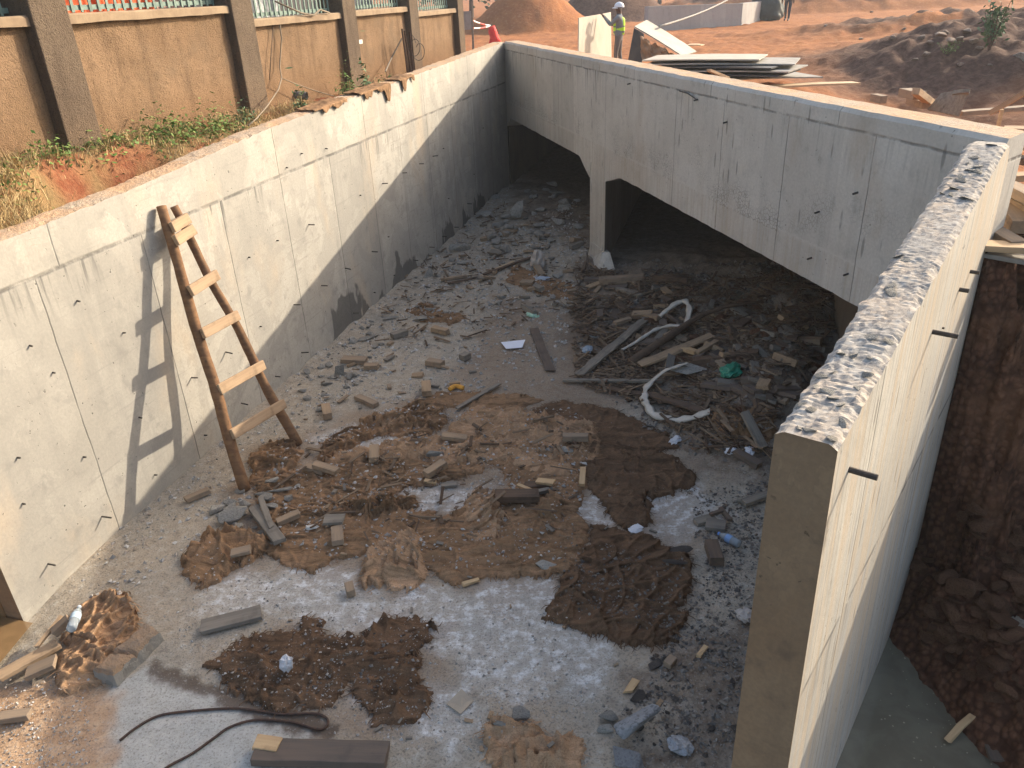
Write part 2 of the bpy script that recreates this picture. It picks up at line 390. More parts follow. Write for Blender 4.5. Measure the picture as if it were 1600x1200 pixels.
# ------------------------------------------------------------------ left wing wall
def frame(P, d, n): # local x = d, y = n(behind), z up
    return Matrix(((d[0], n[0], 0, P[0]), (d[1], n[1], 0, P[1]), (0, 0, 1, P[2]), (0, 0, 0, 1)))
LT_X = [-14.3, -13.38, -11.91, -9.93, -8.09, -4.91, 0.0]; LT_Z = [2.70, 2.73, 2.785, 2.92, 2.985, 3.06, 3.21]
def left_top(a): return np.interp(a, LT_X, LT_Z)
def wall_strip(xs, tops, bot, th, chip, seed, rough_w=5, toprough=.006):
    """a wall as a strip of sections with a chipped top edge; returns MB (face mat 0, top mat 1)"""
    mb = MB(); ys = np.linspace(0, th, rough_w)
    nx = len(xs)
    e0 = np.abs(fbm(xs*5, xs*0, seed, 4))*chip
    X, Yg = np.meshgrid(xs, ys, indexing='ij')
    Z = tops[:, None]+fbm(X*6, Yg*6, seed+5, 4)*toprough
    Z[:, 0] -= e0; Z[:, -1] -= np.abs(fbm(xs*5, xs*0+3, seed, 4))*chip
    mb.grid(X, Yg, Z, 1)
    zs = np.array([0, .35, .7, .93])
    for side, y in ((0, 0.0), (1, th)):
        col = 0 if side == 0 else rough_w-1
        top = Z[:, col]
        zz = bot+(top-bot)[:, None]*np.array([0, .5, 1.0])[None, :]
        Xs = np.repeat(xs[:, None], 3, 1); Ys = np.full_like(Xs, y)
        if side == 0: mb.grid(Xs[:, ::-1], Ys, zz[:, ::-1], 0)
        else: mb.grid(Xs, Ys, zz, 0)
    for end in (0, nx-1):
        b = len(mb.v); x = xs[end]
        vs = [(x, 0, bot), (x, th, bot)]+[(x, ys[k], Z[end, k]) for k in range(rough_w-1, -1, -1)]
        f = tuple(range(len(vs)));  mb.add(vs, [f if end else f[::-1]], 2)
    return mb
lw = empty('wing_wall', C0, 'long pale concrete wing wall below the pillared fence, with the ladder leaning on it', 'wall')
lw.matrix_world = frame(C0, dl, -nl)
xs = np.arange(-14.3, .001, .05); xs[-1] = 0.0
wall_strip(xs, left_top(xs), -.4, .26, .016, 3).build('wall_face', [M['wall_left'], M['dust_top'], M['wall_end']], lw)
TIES_L = [(192,520,0),(82,582,0),(388,402,0),(352,550,1),(299,590,1),(217,652,0),(377,630,1),(319,680,0),(241,742,0),(130,714,0),(159,807,1),(35,787,0),(75,881,1),(27,715,0),(482,351,1),(562,305,0),(432,376,0),(581,393,1),(539,419,1),(502,446,1),(459,476,1),(646,406,1),(606,370,0),(671,386,1),(691,369,1),(710,355,1),(615,430,0),(584,457,0),(552,489,1),(471,551,1),(430,588,1),(406,510,0),(676,244,1),(655,256,1),(629,270,1),(597,287,1),(692,232,0),(754,200,0),(740,272,0),(120,470,0),(46,540,0),(508,232,0),(447,262,0),(700,310,0),(730,318,1),(470,240,0)]
MWI = frame(C0, dl, -nl).inverted()
for px, py, big in TIES_L:
    P = MWI @ Vector(onplane(px, py, C0, nl))
    L = (.085 if big else .03)*random.uniform(.8, 1.15); mb = MB()
    a = random.uniform(-.3, .5); e = (P[0]+a*L*.3, P[1]-L, P[2]+random.uniform(-.15, .1)*L)
    mb.tube([(P[0], P[1]+.02, P[2]), (P[0], P[1]-.004, P[2]), e], .0075 if big else .0075, 6)
    mb.build('tie_rod', M['tie'], lw)

# ------------------------------------------------------------------ headwall over the culvert mouth
hw = empty('headwall', C0, 'grey concrete headwall spanning the two dark culvert openings', 'headwall')
hw.matrix_world = frame(C0, dh, nh)
HX = 13.37; HT = 3.22; SOF = 1.66
outer = [(0.0, 2.0)]
mb = MB(); thh = .34
xs = np.arange(0, HX+.04, .08); xs[-1] = HX
def soffit(x):
    z = np.full_like(x, SOF)
    z = np.minimum(z, 1.45+.0*x+np.clip(x, 0, .3)*.7)
    z = np.where((x > 5.08) & (x < 5.62), SOF-(x-5.08)*.50, z); z = np.where((x > 6.30) & (x < 6.99), SOF-(6.99-x)*.28, z)
    return z
fr = fbm(xs*4, xs*0, 31, 3)*.008
bz = soffit(xs)+fr; tz = np.full_like(xs, HT)+fbm(xs*3, xs*0+5, 8, 3)*.006
cham = .035
rowsY = [(0, bz), (0, np.full_like(xs, 2.0)), (0, np.full_like(xs, 3.05)), (0, tz-cham), (cham*.8, tz), (thh-.02, tz), (thh, tz-.02), (thh, np.full_like(xs, 1.9)), (thh, bz), (0, bz)]
YY = np.array([np.full_like(xs, y) if np.isscalar(y) else y for y, _ in rowsY]).T; ZZ = np.array([z for _, z in rowsY]).T
XX = np.repeat(xs[:, None], len(rowsY), 1)
XX[-1, :] = HX+.27-YY[-1, :]*.55; XX[-2, :] = HX-.02
b0 = len(mb.f); mb.grid(XX, YY, ZZ, 0)
w = len(rowsY)-1
for i in range(b0, len(mb.f)):
    if (i-b0) % w in (4,): mb.m[i] = 1
k_ = len(rowsY)-1; mb.add([(XX[-1, i], YY[-1, i], ZZ[-1, i]) for i in range(k_)], [tuple(range(k_))])
mb.build('wall_face', [M['wall_head'], M['dust_top']], hw)
# pier between the two cells, its nose in the plane of the headwall, running back parallel to the left wall
def P3(x, y=0): return C0+dh*x+nh*y
# local helper: skewed prism from nose points backwards along dl
def skew_prism(name, parent, xa, xb, z0, z1, L, mat, y0=.0):
    mb = MB(); inv = frame(C0, dh, nh).inverted(); A = P3(xa, y0); B = P3(xb, y0)
    pts = []
    for z in (z0, z1):
        for q in (A, B, B+dl*L, A+dl*L): pts.append(inv @ Vector((q[0], q[1], z)))
    mb.add(pts, [(0,3,2,1),(4,5,6,7),(0,1,5,4),(1,2,6,5),(2,3,7,6),(3,0,4,7)])
    return mb.build(name, mat, parent)
skew_prism('pier', hw, 5.61, 6.33, -.3, 1.675, 14, M['wall_head'], .012)
mb = MB()                                                              # splayed foot of the pier
inv = frame(C0, dh, nh).inverted()
base = [P3(5.55, -.02), P3(6.55, -.25), P3(6.75, .1), P3(5.75, .25)]; topp = [P3(5.70, .0), P3(6.3, -.01), P3(6.4, .08), P3(5.8, .1)]
mb.add([inv @ Vector((q[0], q[1], -.05)) for q in base]+[inv @ Vector((q[0], q[1], .34)) for q in topp], [(0,1,5,4),(1,2,6,5),(2,3,7,6),(3,0,4,7),(4,5,6,7)])
mb.build('pier_foot', M['wall_head'], hw)
def perp_x(perp):   # headwall x of the line at given perpendicular distance from left wall
    return perp/(dh@nl)
xr = perp_x(6.385)
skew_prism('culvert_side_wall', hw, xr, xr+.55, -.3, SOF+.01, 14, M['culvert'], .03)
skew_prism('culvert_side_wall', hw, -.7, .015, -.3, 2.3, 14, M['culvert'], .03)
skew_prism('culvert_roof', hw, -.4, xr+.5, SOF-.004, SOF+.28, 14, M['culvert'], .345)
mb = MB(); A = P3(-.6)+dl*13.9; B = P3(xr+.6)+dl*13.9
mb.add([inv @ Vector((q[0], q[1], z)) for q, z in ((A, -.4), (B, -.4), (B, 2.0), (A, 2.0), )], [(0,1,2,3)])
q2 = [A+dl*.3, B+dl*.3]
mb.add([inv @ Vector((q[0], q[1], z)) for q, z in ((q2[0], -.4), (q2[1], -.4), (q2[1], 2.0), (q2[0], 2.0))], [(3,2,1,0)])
mb.build('culvert_light_stop', M['culvert'], hw)  # added closure that keeps the barrels dark; the culvert itself passes through
for px, py in [(1268,402),(1325,427),(1090,155),(1136,190),(1340,300),(1280,330),(985,130)]:
    q = inv @ Vector(onplane(px, py, C0, nh)); mb = MB()
    mb.tube([(q[0], .02, q[2]), (q[0]+.01, -.05, q[2]-.01)], .009, 6); mb.build('tie_rod', M['tie'], hw)
mb = MB()
q = inv @ Vector(onplane(1092, 152, C0, nh)); q1 = inv @ Vector(onplane(1062, 142, C0, nh))
mb.tube([(q1[0], -.004, q1[2]), ((q[0]+q1[0])/2, -.02, (q[2]+q1[2])/2+.01), (q[0], -.03, q[2]-.02)], .007, 5); mb.build('bent_wire', M['tie'], hw)

# ------------------------------------------------------------------ right wing wall
TH = .225
rw = empty('wing_wall', NR, 'nearest concrete wing wall with a crushed rough top and sunlit streaky outer face', 'wall')
rw.matrix_world = frame(NR, dr, nr)
RX = [0, .6, 1.21, 2.26, 3.25, 3.45, 3.60, 3.95, 4.2, 4.25]; RZ = [2.71, 2.79, 2.885, 3.05, 3.21, 3.2, 3.06, 2.25, 1.1, .2]
xs = np.concatenate([np.arange(0, 3.45, .013), np.arange(3.45, 4.25, .02)]); tops = np.interp(xs, RX, RZ)
ys = np.linspace(0, TH, 21)
X, Yg = np.meshgrid(xs, ys, indexing='ij')
fl = fbm(X*15+.6*fbm(X*5, Yg*5, 61, 2), Yg*13, 44, 4)
cell = np.abs(pn(X*30, Yg*20, 70)); amp = (.35+.65*sstep(-.1, .35, fbm(X*1.3, Yg*.6, 71, 2)+.25))*sstep(0, .12, X)*sstep(3.5, 3.3, X)
Z = tops[:, None]+amp*(.006*fl+.008*cell-.004)
edge = np.minimum(np.minimum(Yg, TH-Yg)/.03, 1); Z -= (1-edge)*.018*(1+fbm(X*7, Yg*0, 72, 3))
Yj = Yg+(fbm(X*8, Yg*0+2, 73, 3)*.012)*((Yg < .001)*1.0)
mb = MB(); mb.grid(X, Yj, Z, 1)
RWX = xs.copy(); RWZ = Z.copy()
fin = mb.build('rough_top', [M['rough_top'], M['rough_top']], rw)
mb = MB()
BOT = -1.6
def side(y, col, flip, batter=0.0):
    top = Z[:, col]; k = np.array([0, .25, .5, .75, 1.0])
    zz = BOT+(top-BOT)[:, None]*k[None, :]
    yb = np.where(col, y+batter*np.clip(1-(zz+.5)/3.2, 0, 1.2), y); yb = np.where(k[None, :] == 1.0, Yj[:, col][:, None], yb)
    xx = np.repeat(xs[:, None], 5, 1)
    if flip: mb.grid(xx[:, ::-1], yb[:, ::-1], zz[:, ::-1], 0)
    else: mb.grid(xx, yb, zz, 0)
    return yb, zz
i0 = side(0, 0, True); i1 = side(TH, -1, False, .05)
mb.add([(0, i0[0][0, 0], BOT), (0, i1[0][0, 0], BOT)]+[(0, i1[0][0, k], i1[1][0, k]) for k in range(1, 5)]+[(0, ys[k], Z[0, k]) for k in range(19, 0, -1)]+[(0, i0[0][0, k], i0[1][0, k]) for k in range(4, 0, -1)], [tuple(range(2+4+19+4))[::-1]], 1)
e = len(xs)-1
mb.add([(xs[e], 0, BOT), (xs[e], TH+.06, BOT), (xs[e], TH, Z[e, -1]), (xs[e], 0, Z[e, 0])], [(0, 1, 2, 3)], 0)
mb.build('wall_face', [M['wall_right'], M['wall_end']], rw)
MR = frame(NR, dr, nr).inverted()
for px, py, ex, ey, r in [(1325,733,1373,742,.013),(1455,518,1497,529,.013),(1497,452,1513,457,.013),(1514,424,1530,428,.012),(1380,938,1386,944,.01),(1344,925,1347,931,.008),(1407,893,1409,897,.006),(1470,512,1474,517,.006)]:
    P = MR @ Vector(onplane(px, py, NR+nr*TH, nr)); v = ray(ex, ey)
    # end of the stub: point on its horizontal outward line nearest the pixel ray
    A = NR+nr*TH; W0 = onplane(px, py, A, nr); best = min(np.linspace(.01, .35, 80), key=lambda t: np.linalg.norm(np.cross(W0+nr*t-CAM, v)))
    mb = MB(); mb.tube([(P[0], P[1]-.01, P[2]), (P[0], P[1]+best, P[2])], r, 10); mb.build('tie_pipe', M['tie'], rw)

# ------------------------------------------------------------------ channel floor
AZ = np.radians(np.linspace(-66, 50, 640)); RR = np.exp(np.linspace(math.log(1.3), math.log(34), 600))
A2, R2 = np.meshgrid(AZ, RR, indexing='ij')
X = R2*np.sin(A2); Y = R2*np.cos(A2)
def coords(X, Y):
    pl = (X-C0[0])*nl[0]+(Y-C0[1])*nl[1]; al = (X-C0[0])*dl[0]+(Y-C0[1])*dl[1]
    ph = (X-C0[0])*nh[0]+(Y-C0[1])*nh[1]; xh = (X-C0[0])*dh[0]+(Y-C0[1])*dh[1]
    pr = (X-NR[0])*nr[0]+(Y-NR[1])*nr[1]; ar = (X-NR[0])*dr[0]+(Y-NR[1])*dr[1]
    return pl, al, ph, xh, pr, ar
pl, al, ph, xh, pr, ar = coords(X, Y)
Z = floor_h(X, Y)
def msk(polys, soft=.08, warp=.14, sc=3.2, seed=0, grow=0.0):
    wx = X+warp*fbm(X*sc, Y*sc, 80+seed, 4); wy = Y+warp*fbm(X*sc+9, Y*sc, 90+seed, 4)
    d = np.full(X.shape, 1e9)
    for p in polys: d = np.minimum(d, sdf_poly(wx, wy, pxpoly(p)))
    return sstep(soft, -soft, d-grow)
white = msk([[(330,905),(480,880),(560,895),(575,930),(680,920),(860,905),(890,960),(960,1020),(950,1060),(800,1090),(700,1060),(680,990),(560,1000),(500,970),(400,965),(320,965)],
    [(480,680),(545,668),(645,682),(620,715),(510,715)], [(600,770),(690,748),(750,765),(750,805),(650,795)], [(815,722),(862,732),(858,758),(822,748)], [(900,788),(950,772),(990,785),(945,835),(905,825)],
    [(1010,780),(1085,760),(1130,790),(1085,835),(1015,840)], [(560,1060),(610,1040),(620,1110),(570,1120)], [(650,1080),(720,1060),(760,1120),(700,1170),(640,1160)]], .10, .16)
apron = msk([[(225,1040),(330,1082),(420,1118),(500,1150),(440,1172),(400,1205),(380,1260),(110,1260),(140,1100)]], .02, .03, 5, 3)
mudline = msk([[(235,1030),(330,1066),(430,1098),(530,1132),(515,1165),(410,1128),(320,1095),(225,1052)]], .035, .06, 6, 4)
sand = msk([[(0,1070),(80,1068),(160,1045),(185,1100),(150,1260),(-200,1260),(-200,1000)]], .12, .12, 4, 5)
brown = msk([[(780,460),(900,490),(1000,560),(960,660),(800,640),(690,600),(750,520)], [(400,700),(640,620),(930,640),(1090,720),(1080,900),(1060,1010),(860,960),(700,925),(560,930),(420,890),(300,900),(330,830)], [(330,1030),(470,980),(690,970),(670,1130),(560,1140),(340,1080)]], .18, .2, 2.5, 6)
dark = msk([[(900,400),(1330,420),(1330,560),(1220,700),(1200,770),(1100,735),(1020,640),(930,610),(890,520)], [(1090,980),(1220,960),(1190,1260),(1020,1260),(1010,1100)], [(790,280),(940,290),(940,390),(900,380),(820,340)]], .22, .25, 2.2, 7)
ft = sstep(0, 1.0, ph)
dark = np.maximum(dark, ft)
Z = Z-.045*apron*0
fine = fbm(X*14, Y*14, 33, 3)
Z = Z+.008*fine*np.maximum(dark, .35*(1-white))*(1-apron)
Z = Z-.02*sstep(.05, -.25, pl+.0)*(al < -14.3)-.10*gauss(X, Y, -3.95, 4.45, .45, .7)
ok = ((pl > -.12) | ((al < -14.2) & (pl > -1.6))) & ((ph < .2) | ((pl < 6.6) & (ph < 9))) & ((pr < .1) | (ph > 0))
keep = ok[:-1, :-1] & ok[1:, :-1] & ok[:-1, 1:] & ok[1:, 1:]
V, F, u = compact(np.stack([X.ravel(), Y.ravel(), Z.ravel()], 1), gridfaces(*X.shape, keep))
m = Mat('channel_floor', .92, .2)
n1 = m.noise(m.obj, 1.6, 8, .65, .5); n2 = m.noise(m.obj, 11, 8, .7); n3 = m.noise(m.obj, 60, 4, .65)
gr = m.voro(m.obj, 95, 'F1', 'Color'); gx = m.xyz(gr)[0]
c = m.mix(m.ramp(n1, .35, .65), (.40,.33,.245), (.33,.29,.23))
c = m.mix(m.ramp(n2, .5, .68, 0, .65), c, (.49,.45,.385)); c = m.mix(m.ramp(n2, .48, .32, 0, .6), c, (.19,.155,.12))
br = m.noise(m.mp(m.obj, (3.5, 38, 3.5), (0,0,0), (0, 0, math.radians(-8))), 1.0, 5, .6, .3)
wmask = m.math('MULTIPLY', m.at('white'), m.ramp(m.math('ADD', m.math('MULTIPLY', n2, .7), m.math('MULTIPLY', br, .16)), .40, .58))
wf = m.math('ADD', wmask, m.math('MULTIPLY', m.at('white'), .25), clamp=True)
c = m.mix(m.math('MULTIPLY', m.at('brown'), m.ramp(n2, .3, .6, .35, .9)), c, m.mix(m.ramp(n1, .3, .7), (.22,.15,.098), (.32,.235,.16)))
c = m.mix(wf, c, m.mix(m.ramp(n3, .3, .7), (.62,.605,.575), (.71,.70,.67)))
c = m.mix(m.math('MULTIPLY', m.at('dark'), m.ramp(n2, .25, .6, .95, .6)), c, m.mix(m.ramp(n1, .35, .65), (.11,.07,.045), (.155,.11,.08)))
c = m.mix(m.math('MULTIPLY', m.at('apron'), .93), c, m.mix(m.ramp(n2, .35, .65), (.40,.385,.345), (.49,.475,.43)))
c = m.mix(m.math('MULTIPLY', m.at('mud'), .85), c, (.10,.07,.05))
c = m.mix(m.math('MULTIPLY', m.at('sand'), m.ramp(n2, .3, .6, .75, .97)), c, m.mix(m.ramp(n2, .4, .65), (.42,.25,.135), (.52,.36,.23)))
sp = m.math('MULTIPLY', m.ramp(gx, .84, .95), m.math('SUBTRACT', 1.0, m.math('MAXIMUM', m.math('MULTIPLY', m.at('apron'), .7), m.math('MULTIPLY', wf, .75))))
c = m.mix(m.math('MULTIPLY', sp, .38), c, (.10,.095,.085)); c = m.mix(m.math('MULTIPLY', m.ramp(gx, .10, .03), .4), c, (.36,.34,.31))
c = m.mix(m.math('MULTIPLY', m.ramp(n3, .52, .66, 0, .5), m.math('SUBTRACT', 1.0, m.math('MULTIPLY', wf, .6))), c, (.10,.085,.07))
m.col(c)
hh = m.math('ADD', m.math('MULTIPLY', n2, .7), m.math('ADD', m.math('MULTIPLY', n3, .35), m.math('MULTIPLY', gx, .25)))
m.bump(m.math('ADD', hh, m.math('MULTIPLY', m.math('MULTIPLY', br, m.at('white')), .3)), .8, .014)
me = npmesh('floor', V, F, m.done())
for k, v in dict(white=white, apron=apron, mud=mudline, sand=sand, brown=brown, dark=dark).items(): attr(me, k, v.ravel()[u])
tag(obj('channel_floor', me), 'rubble strewn concrete floor of the drainage channel', None, None, 'structure')

# ------------------------------------------------------------------ ground sheet: back fill, bank by the fence, pit on the right, out to the horizon
AZ = np.radians(np.linspace(-66, 72, 860)); RR = np.exp(np.linspace(math.log(1.6), math.log(260), 680))
A2, R2 = np.meshgrid(AZ, RR, indexing='ij')
X = R2*np.sin(A2); Y = R2*np.cos(A2)
PT = at(1485, 118, 2.1)[:2]
def ground_h(X, Y):
    X = np.asarray(X, float); Y = np.asarray(Y, float)
    pl, al, ph, xh, pr, ar = coords(X, Y)
    n4 = fbm(X*.7, Y*.7, 101, 5); n5 = fbm(X*3, Y*3, 102, 4)
    back = 2.45+.05*n4+.010*n5
    back = back-.70*gauss(X, Y, 7.4, 13.4, 2.6, 4.5)
    back = back+.75*gauss(X, Y, 9.3, 17.0, 2.4, 2.6, .3)*(1+.30*fbm(X*1.2, Y*1.2, 104, 4))+.9*gauss(X, Y, 13.2, 19.5, 3.2, 3.0)*(1+.3*fbm(X, Y, 105, 4))
    back = back+.55*gauss(X, Y, 15, 27, 5, 2.2, -.3)*(1+.5*n4)
    back = back+.34*gauss(X, Y, 5.4, 15.2, 1.6, 1.6)
    md = np.hypot((X-1.6)/1.0, (Y-41)/1.0)
    back = back+np.clip(2.45-md*.74, 0, 9)*(1+.04*n4)+.02*n5
    md2 = np.hypot((X-6.4)/1.1, (Y-49)/1.0); back = back+np.clip(2.7-md2*.8, 0, 9)*(1+.22*fbm(X*.6, Y*.6, 108, 5))
    md3 = np.hypot((X-23)/2.2, (Y-52)/1.0); back = back+np.clip(2.6-md3*.35, 0, 9)*(1+.2*n4)
    back = back+sstep(70, 240, np.hypot(X, Y))*6
    wt = left_top(np.clip(al, -14.3, 0))
    base = 2.93+.05*n4
    fz = np.interp(al, [-14, -11.3, -8.2, -5.3, -2.6, 0], [3.05, 3.02, 2.88, 2.86, 2.90, 2.95])
    t = sstep(-.16, -.9, pl)
    left = (wt-.16)*(1-t)+fz*t+.035*n5
    hole = sstep(.95, .25, np.hypot((al+11.7)/1.15, (pl+.44)/.40)); left = left-.62*hole*(1+.3*n5)
    hole2 = sstep(1., .1, np.hypot((al+9.6)/1.6, (pl+.36)/.12)); left = left-.16*hole2
    left = left-.55*sstep(-13.0, -14.0, al)*sstep(-1.0, -.3, pl)
    isleft = sstep(-.05, -.15, pl)
    w = sstep(.3, 3.0, al)
    left = left*(1-w)+back*w
    left = np.where((al < -14.3) & (pl > -1.8), -.35+2.6*sstep(-.45, -1.2, pl), left)
    q = ((ar+pr)-3.2)/1.414
    pit = -.66+.5*sstep(-.25, .25, q)+.56*np.clip(q-.1, 0, 9)
    pit = pit+(.16*fbm(X*2.4, Y*2.4, 120, 5)+.12*np.abs(pn(X*7, Y*7, 121))+.07*np.abs(pn(X*15, Y*15, 122)))*sstep(-.5, .3, q)
    pit = np.minimum(pit, back)
    k = sstep(13.62, 14.25, xh+.16*fbm(X*2.3, Y*2.3, 125, 3)+.10*fbm(X*7, Y*7, 126, 3)-1.0*sstep(.35, 1.3, ph))
    right = np.where(ph > 0, back*(1-k)+pit*k, pit)
    chan = (pl > -.13) & (ph < .16) & ((pr < .12) | (ar < -.2))
    g = np.where(pl < -.13, left, right)
    g = np.where(chan, -1.9, g)
    return g
Z = ground_h(X, Y)
pl, al, ph, xh, pr, ar = coords(X, Y)
w1 = fbm(X*.35, Y*.35, 130, 5)
orange = np.clip(sstep(1.9, 2.4, Z+.05*w1)*(pl > -.2)*(ph > 0)*sstep(.5, -.1, w1-.25), 0, 1)
drk = np.maximum.reduce([gauss(X, Y, 9.8, 17.0, 3.6, 4.0, .3), gauss(X, Y, 13.4, 19.5, 3.6, 3.4), sstep(4.6, 3.2, np.hypot((X-6.4)/1.1, (Y-49))), .9*gauss(X, Y, 15, 27, 5, 1.6, -.3)*(w1 > -.1), sstep(6.5, 4.5, np.hypot((X-23)/2.2, (Y-52)))])
drk = np.clip(drk*1.9-.25+.4*w1, 0, 1)*(np.hypot(X-1.6, Y-41) > 3.4)
pitm = ((pr > .1) & (xh > 13.4))*1.0
leftm = sstep(-.1, -.2, pl)*sstep(3, .3, al)
grassy = leftm*sstep(-.35, .3, fbm(X*1.5, Y*1.5, 140, 4)+.0+.6*sstep(-11.5, -13, al))
m = Mat('site_earth', .96, .08)
n1 = m.noise(m.pos(), .8, 8, .6, .4); n2 = m.noise(m.pos(), 7, 8, .68); n3 = m.noise(m.pos(), 38, 4, .65)
c = m.mix(m.ramp(n1, .36, .64), (.37,.150,.058), (.29,.115,.048)); c = m.mix(m.ramp(n2, .52, .7, 0, .6), c, (.45,.25,.13))
c = m.mix(m.math('MULTIPLY', m.ramp(n2, .47, .33), .55), c, (.2,.085,.042))
c = m.mix(m.at('drk'), c, m.mix(m.ramp(n2, .35, .66), (.085,.048,.035), (.155,.092,.065)))
c = m.mix(m.at('pit'), c, m.mix(m.ramp(n2, .38, .66), (.12,.055,.034), (.19,.092,.055)))
c = m.mix(m.at('left'), c, m.mix(m.ramp(n2, .4, .62), (.19,.066,.034), (.27,.125,.065)))
c = m.mix(m.math('MULTIPLY', m.at('grassy'), .8), c, m.mix(m.ramp(n2, .35, .65), (.28,.19,.09), (.17,.13,.06)))
c = m.mix(m.ramp(n3, .54, .68, 0, .5), c, (.12,.06,.035))
cv1 = m.voro(m.pos(), 7, 'SMOOTH_F1'); cv2 = m.voro(m.pos(), 19)
c = m.mix(m.math('MULTIPLY', m.at('pit'), m.ramp(cv2, .25, .7, 0, .7)), c, (.05,.024,.016)); c = m.mix(m.math('MULTIPLY', m.at('pit'), m.ramp(n1, .5, .66, 0, .6)), c, (.24,.115,.06))
m.col(c); hb_ = m.math('ADD', n2, m.math('MULTIPLY', n3, .4)); hb_ = m.math('SUBTRACT', hb_, m.math('MULTIPLY', m.at('pit'), m.math('ADD', m.math('MULTIPLY', cv1, 2.6), m.math('MULTIPLY', cv2, 1.3))))
m.bump(hb_, .75, .035)
ok = Z > -1.5
keep = ok[:-1, :-1] & ok[1:, :-1] & ok[:-1, 1:] & ok[1:, 1:]
V, F, u = compact(np.stack([X.ravel(), Y.ravel(), Z.ravel()], 1), gridfaces(*X.shape, keep))
me = npmesh('ground', V, F, m.done())
for k, v in dict(drk=drk, pit=pitm, left=leftm, grassy=grassy).items(): attr(me, k, v.ravel()[u])
tag(obj('ground', me), 'orange and dark red earth of the construction site', None, None, 'structure')
def gat(px, py, dz=0.0):
    """point where the pixel's ray meets the ground sheet"""
    v = ray(px, py); t = 4.0
    while t < 400:
        P = CAM+v*t
        if P[2] < float(ground_h(P[0], P[1])): break
        t *= 1.004
    P = CAM+v*t; P[2] = float(ground_h(P[0], P[1]))+dz; return P

# ------------------------------------------------------------------ water
def water(name, poly, z, c, label):
    m = Mat(name+'_surface', .03, 1.0); m.b.inputs['IOR'].default_value = 1.6
    n = m.noise(m.pos(), 5, 6, .6, .6); m.col(m.mix(m.ramp(n, .35, .65), c, tuple(x*.8 for x in c)))
    m.bump(m.noise(m.pos(), 14, 3), .04, .01)
    mb = MB(); mb.add([(p[0], p[1], z) for p in poly], [tuple(range(len(poly)))])
    tag(mb.build(name, m.done()), label, None, None, 'structure')
q0 = NR+nr*.1
water('pit_water', [q0-dr*1.6, q0+dr*4.0, q0+dr*4.0+nr*1.2, q0-dr*.2+nr*4.4, q0-dr*2.2+nr*3.4], -.5, (.20,.185,.135), 'murky green water at the foot of the outer wall face')
water('puddle', [C0+dl*-14.32+nl*-.9, C0+dl*-14.32+nl*.12, C0+dl*-14.9+nl*.25, C0+dl*-15.8+nl*.05, C0+dl*-16.2+nl*-.9], -.035, (.26,.16,.075), 'shallow brown puddle beside the end of the long wall')

# ------------------------------------------------------------------ pillared masonry fence
DP = -6.1
fo = nl*DP
fe = empty('fence', fo+dl*6.0+np.array([0, 0, 2.9]), 'tan rendered masonry fence with pillars, coping and pale green railings', 'fence')
fe.matrix_world = frame(fo, dl, -nl)
def render_mat(name, c1, c2, c3, soil):
    m = Mat(name, .95, .1)
    n1 = m.noise(m.obj, 1.1, 6, .6, .4); n2 = m.noise(m.obj, 9, 8, .7); n3 = m.noise(m.obj, 75, 3, .6)
    st = m.noise(m.mp(m.obj, (5, 5, .6)), 1, 5, .6)
    c = m.mix(m.ramp(n1, .36, .64), c1, c2); c = m.mix(m.ramp(st, .48, .68, 0, .75), c, c3); c = m.mix(m.ramp(n2, .5, .7, 0, .5), c, c3)
    c = m.mix(m.ramp(m.noise(m.mp(m.obj, (1, 1, 1), (3, 3, 8)), .9, 5, .6), .52, .66, 0, .6), c, (.17,.125,.085))
    Zc = m.xyz(m.obj)[2]
    low = m.ramp(m.math('ADD', Zc, m.math('MULTIPLY', n1, .5)), 3.75, 3.2)
    c = m.mix(m.math('MULTIPLY', low, soil), c, (.20,.115,.06))
    c = m.mix(m.ramp(n3, .5, .66, 0, .45), c, tuple(x*.4 for x in c3))
    m.col(c); m.bump(m.math('ADD', n2, m.math('MULTIPLY', n3, .8)), 1.0, .02); return m.done()
Mren = render_mat('tan_render', (.27,.175,.105), (.22,.14,.082), (.14,.092,.057), .65)
Mpil = render_mat('grey_render', (.16,.12,.085), (.13,.095,.068), (.09,.066,.048), .2)
Mcop = simple('cement_coping', (.30,.22,.14), (.22,.155,.10), 6, .9, .6, .01)
Mrail = simple('pale_green_railing', (.17,.24,.205), (.12,.175,.15), 20, .6, .1)
PIL = [(2.9, 3.3), (6.05, 6.48), (9.06, 9.5), (11.98, 12.42), (14.66, 15.08), (17.36, 17.72)]
PZ = [4.09, 4.09, 3.92, 3.93, 3.825]
for i, (a, b) in enumerate(PIL):
    mb = MB(); mb.box(((a+b)/2, .10, 3.65), (b-a, .42, 2.9)); mb.build('pillar', Mpil, fe, bevel=.012)
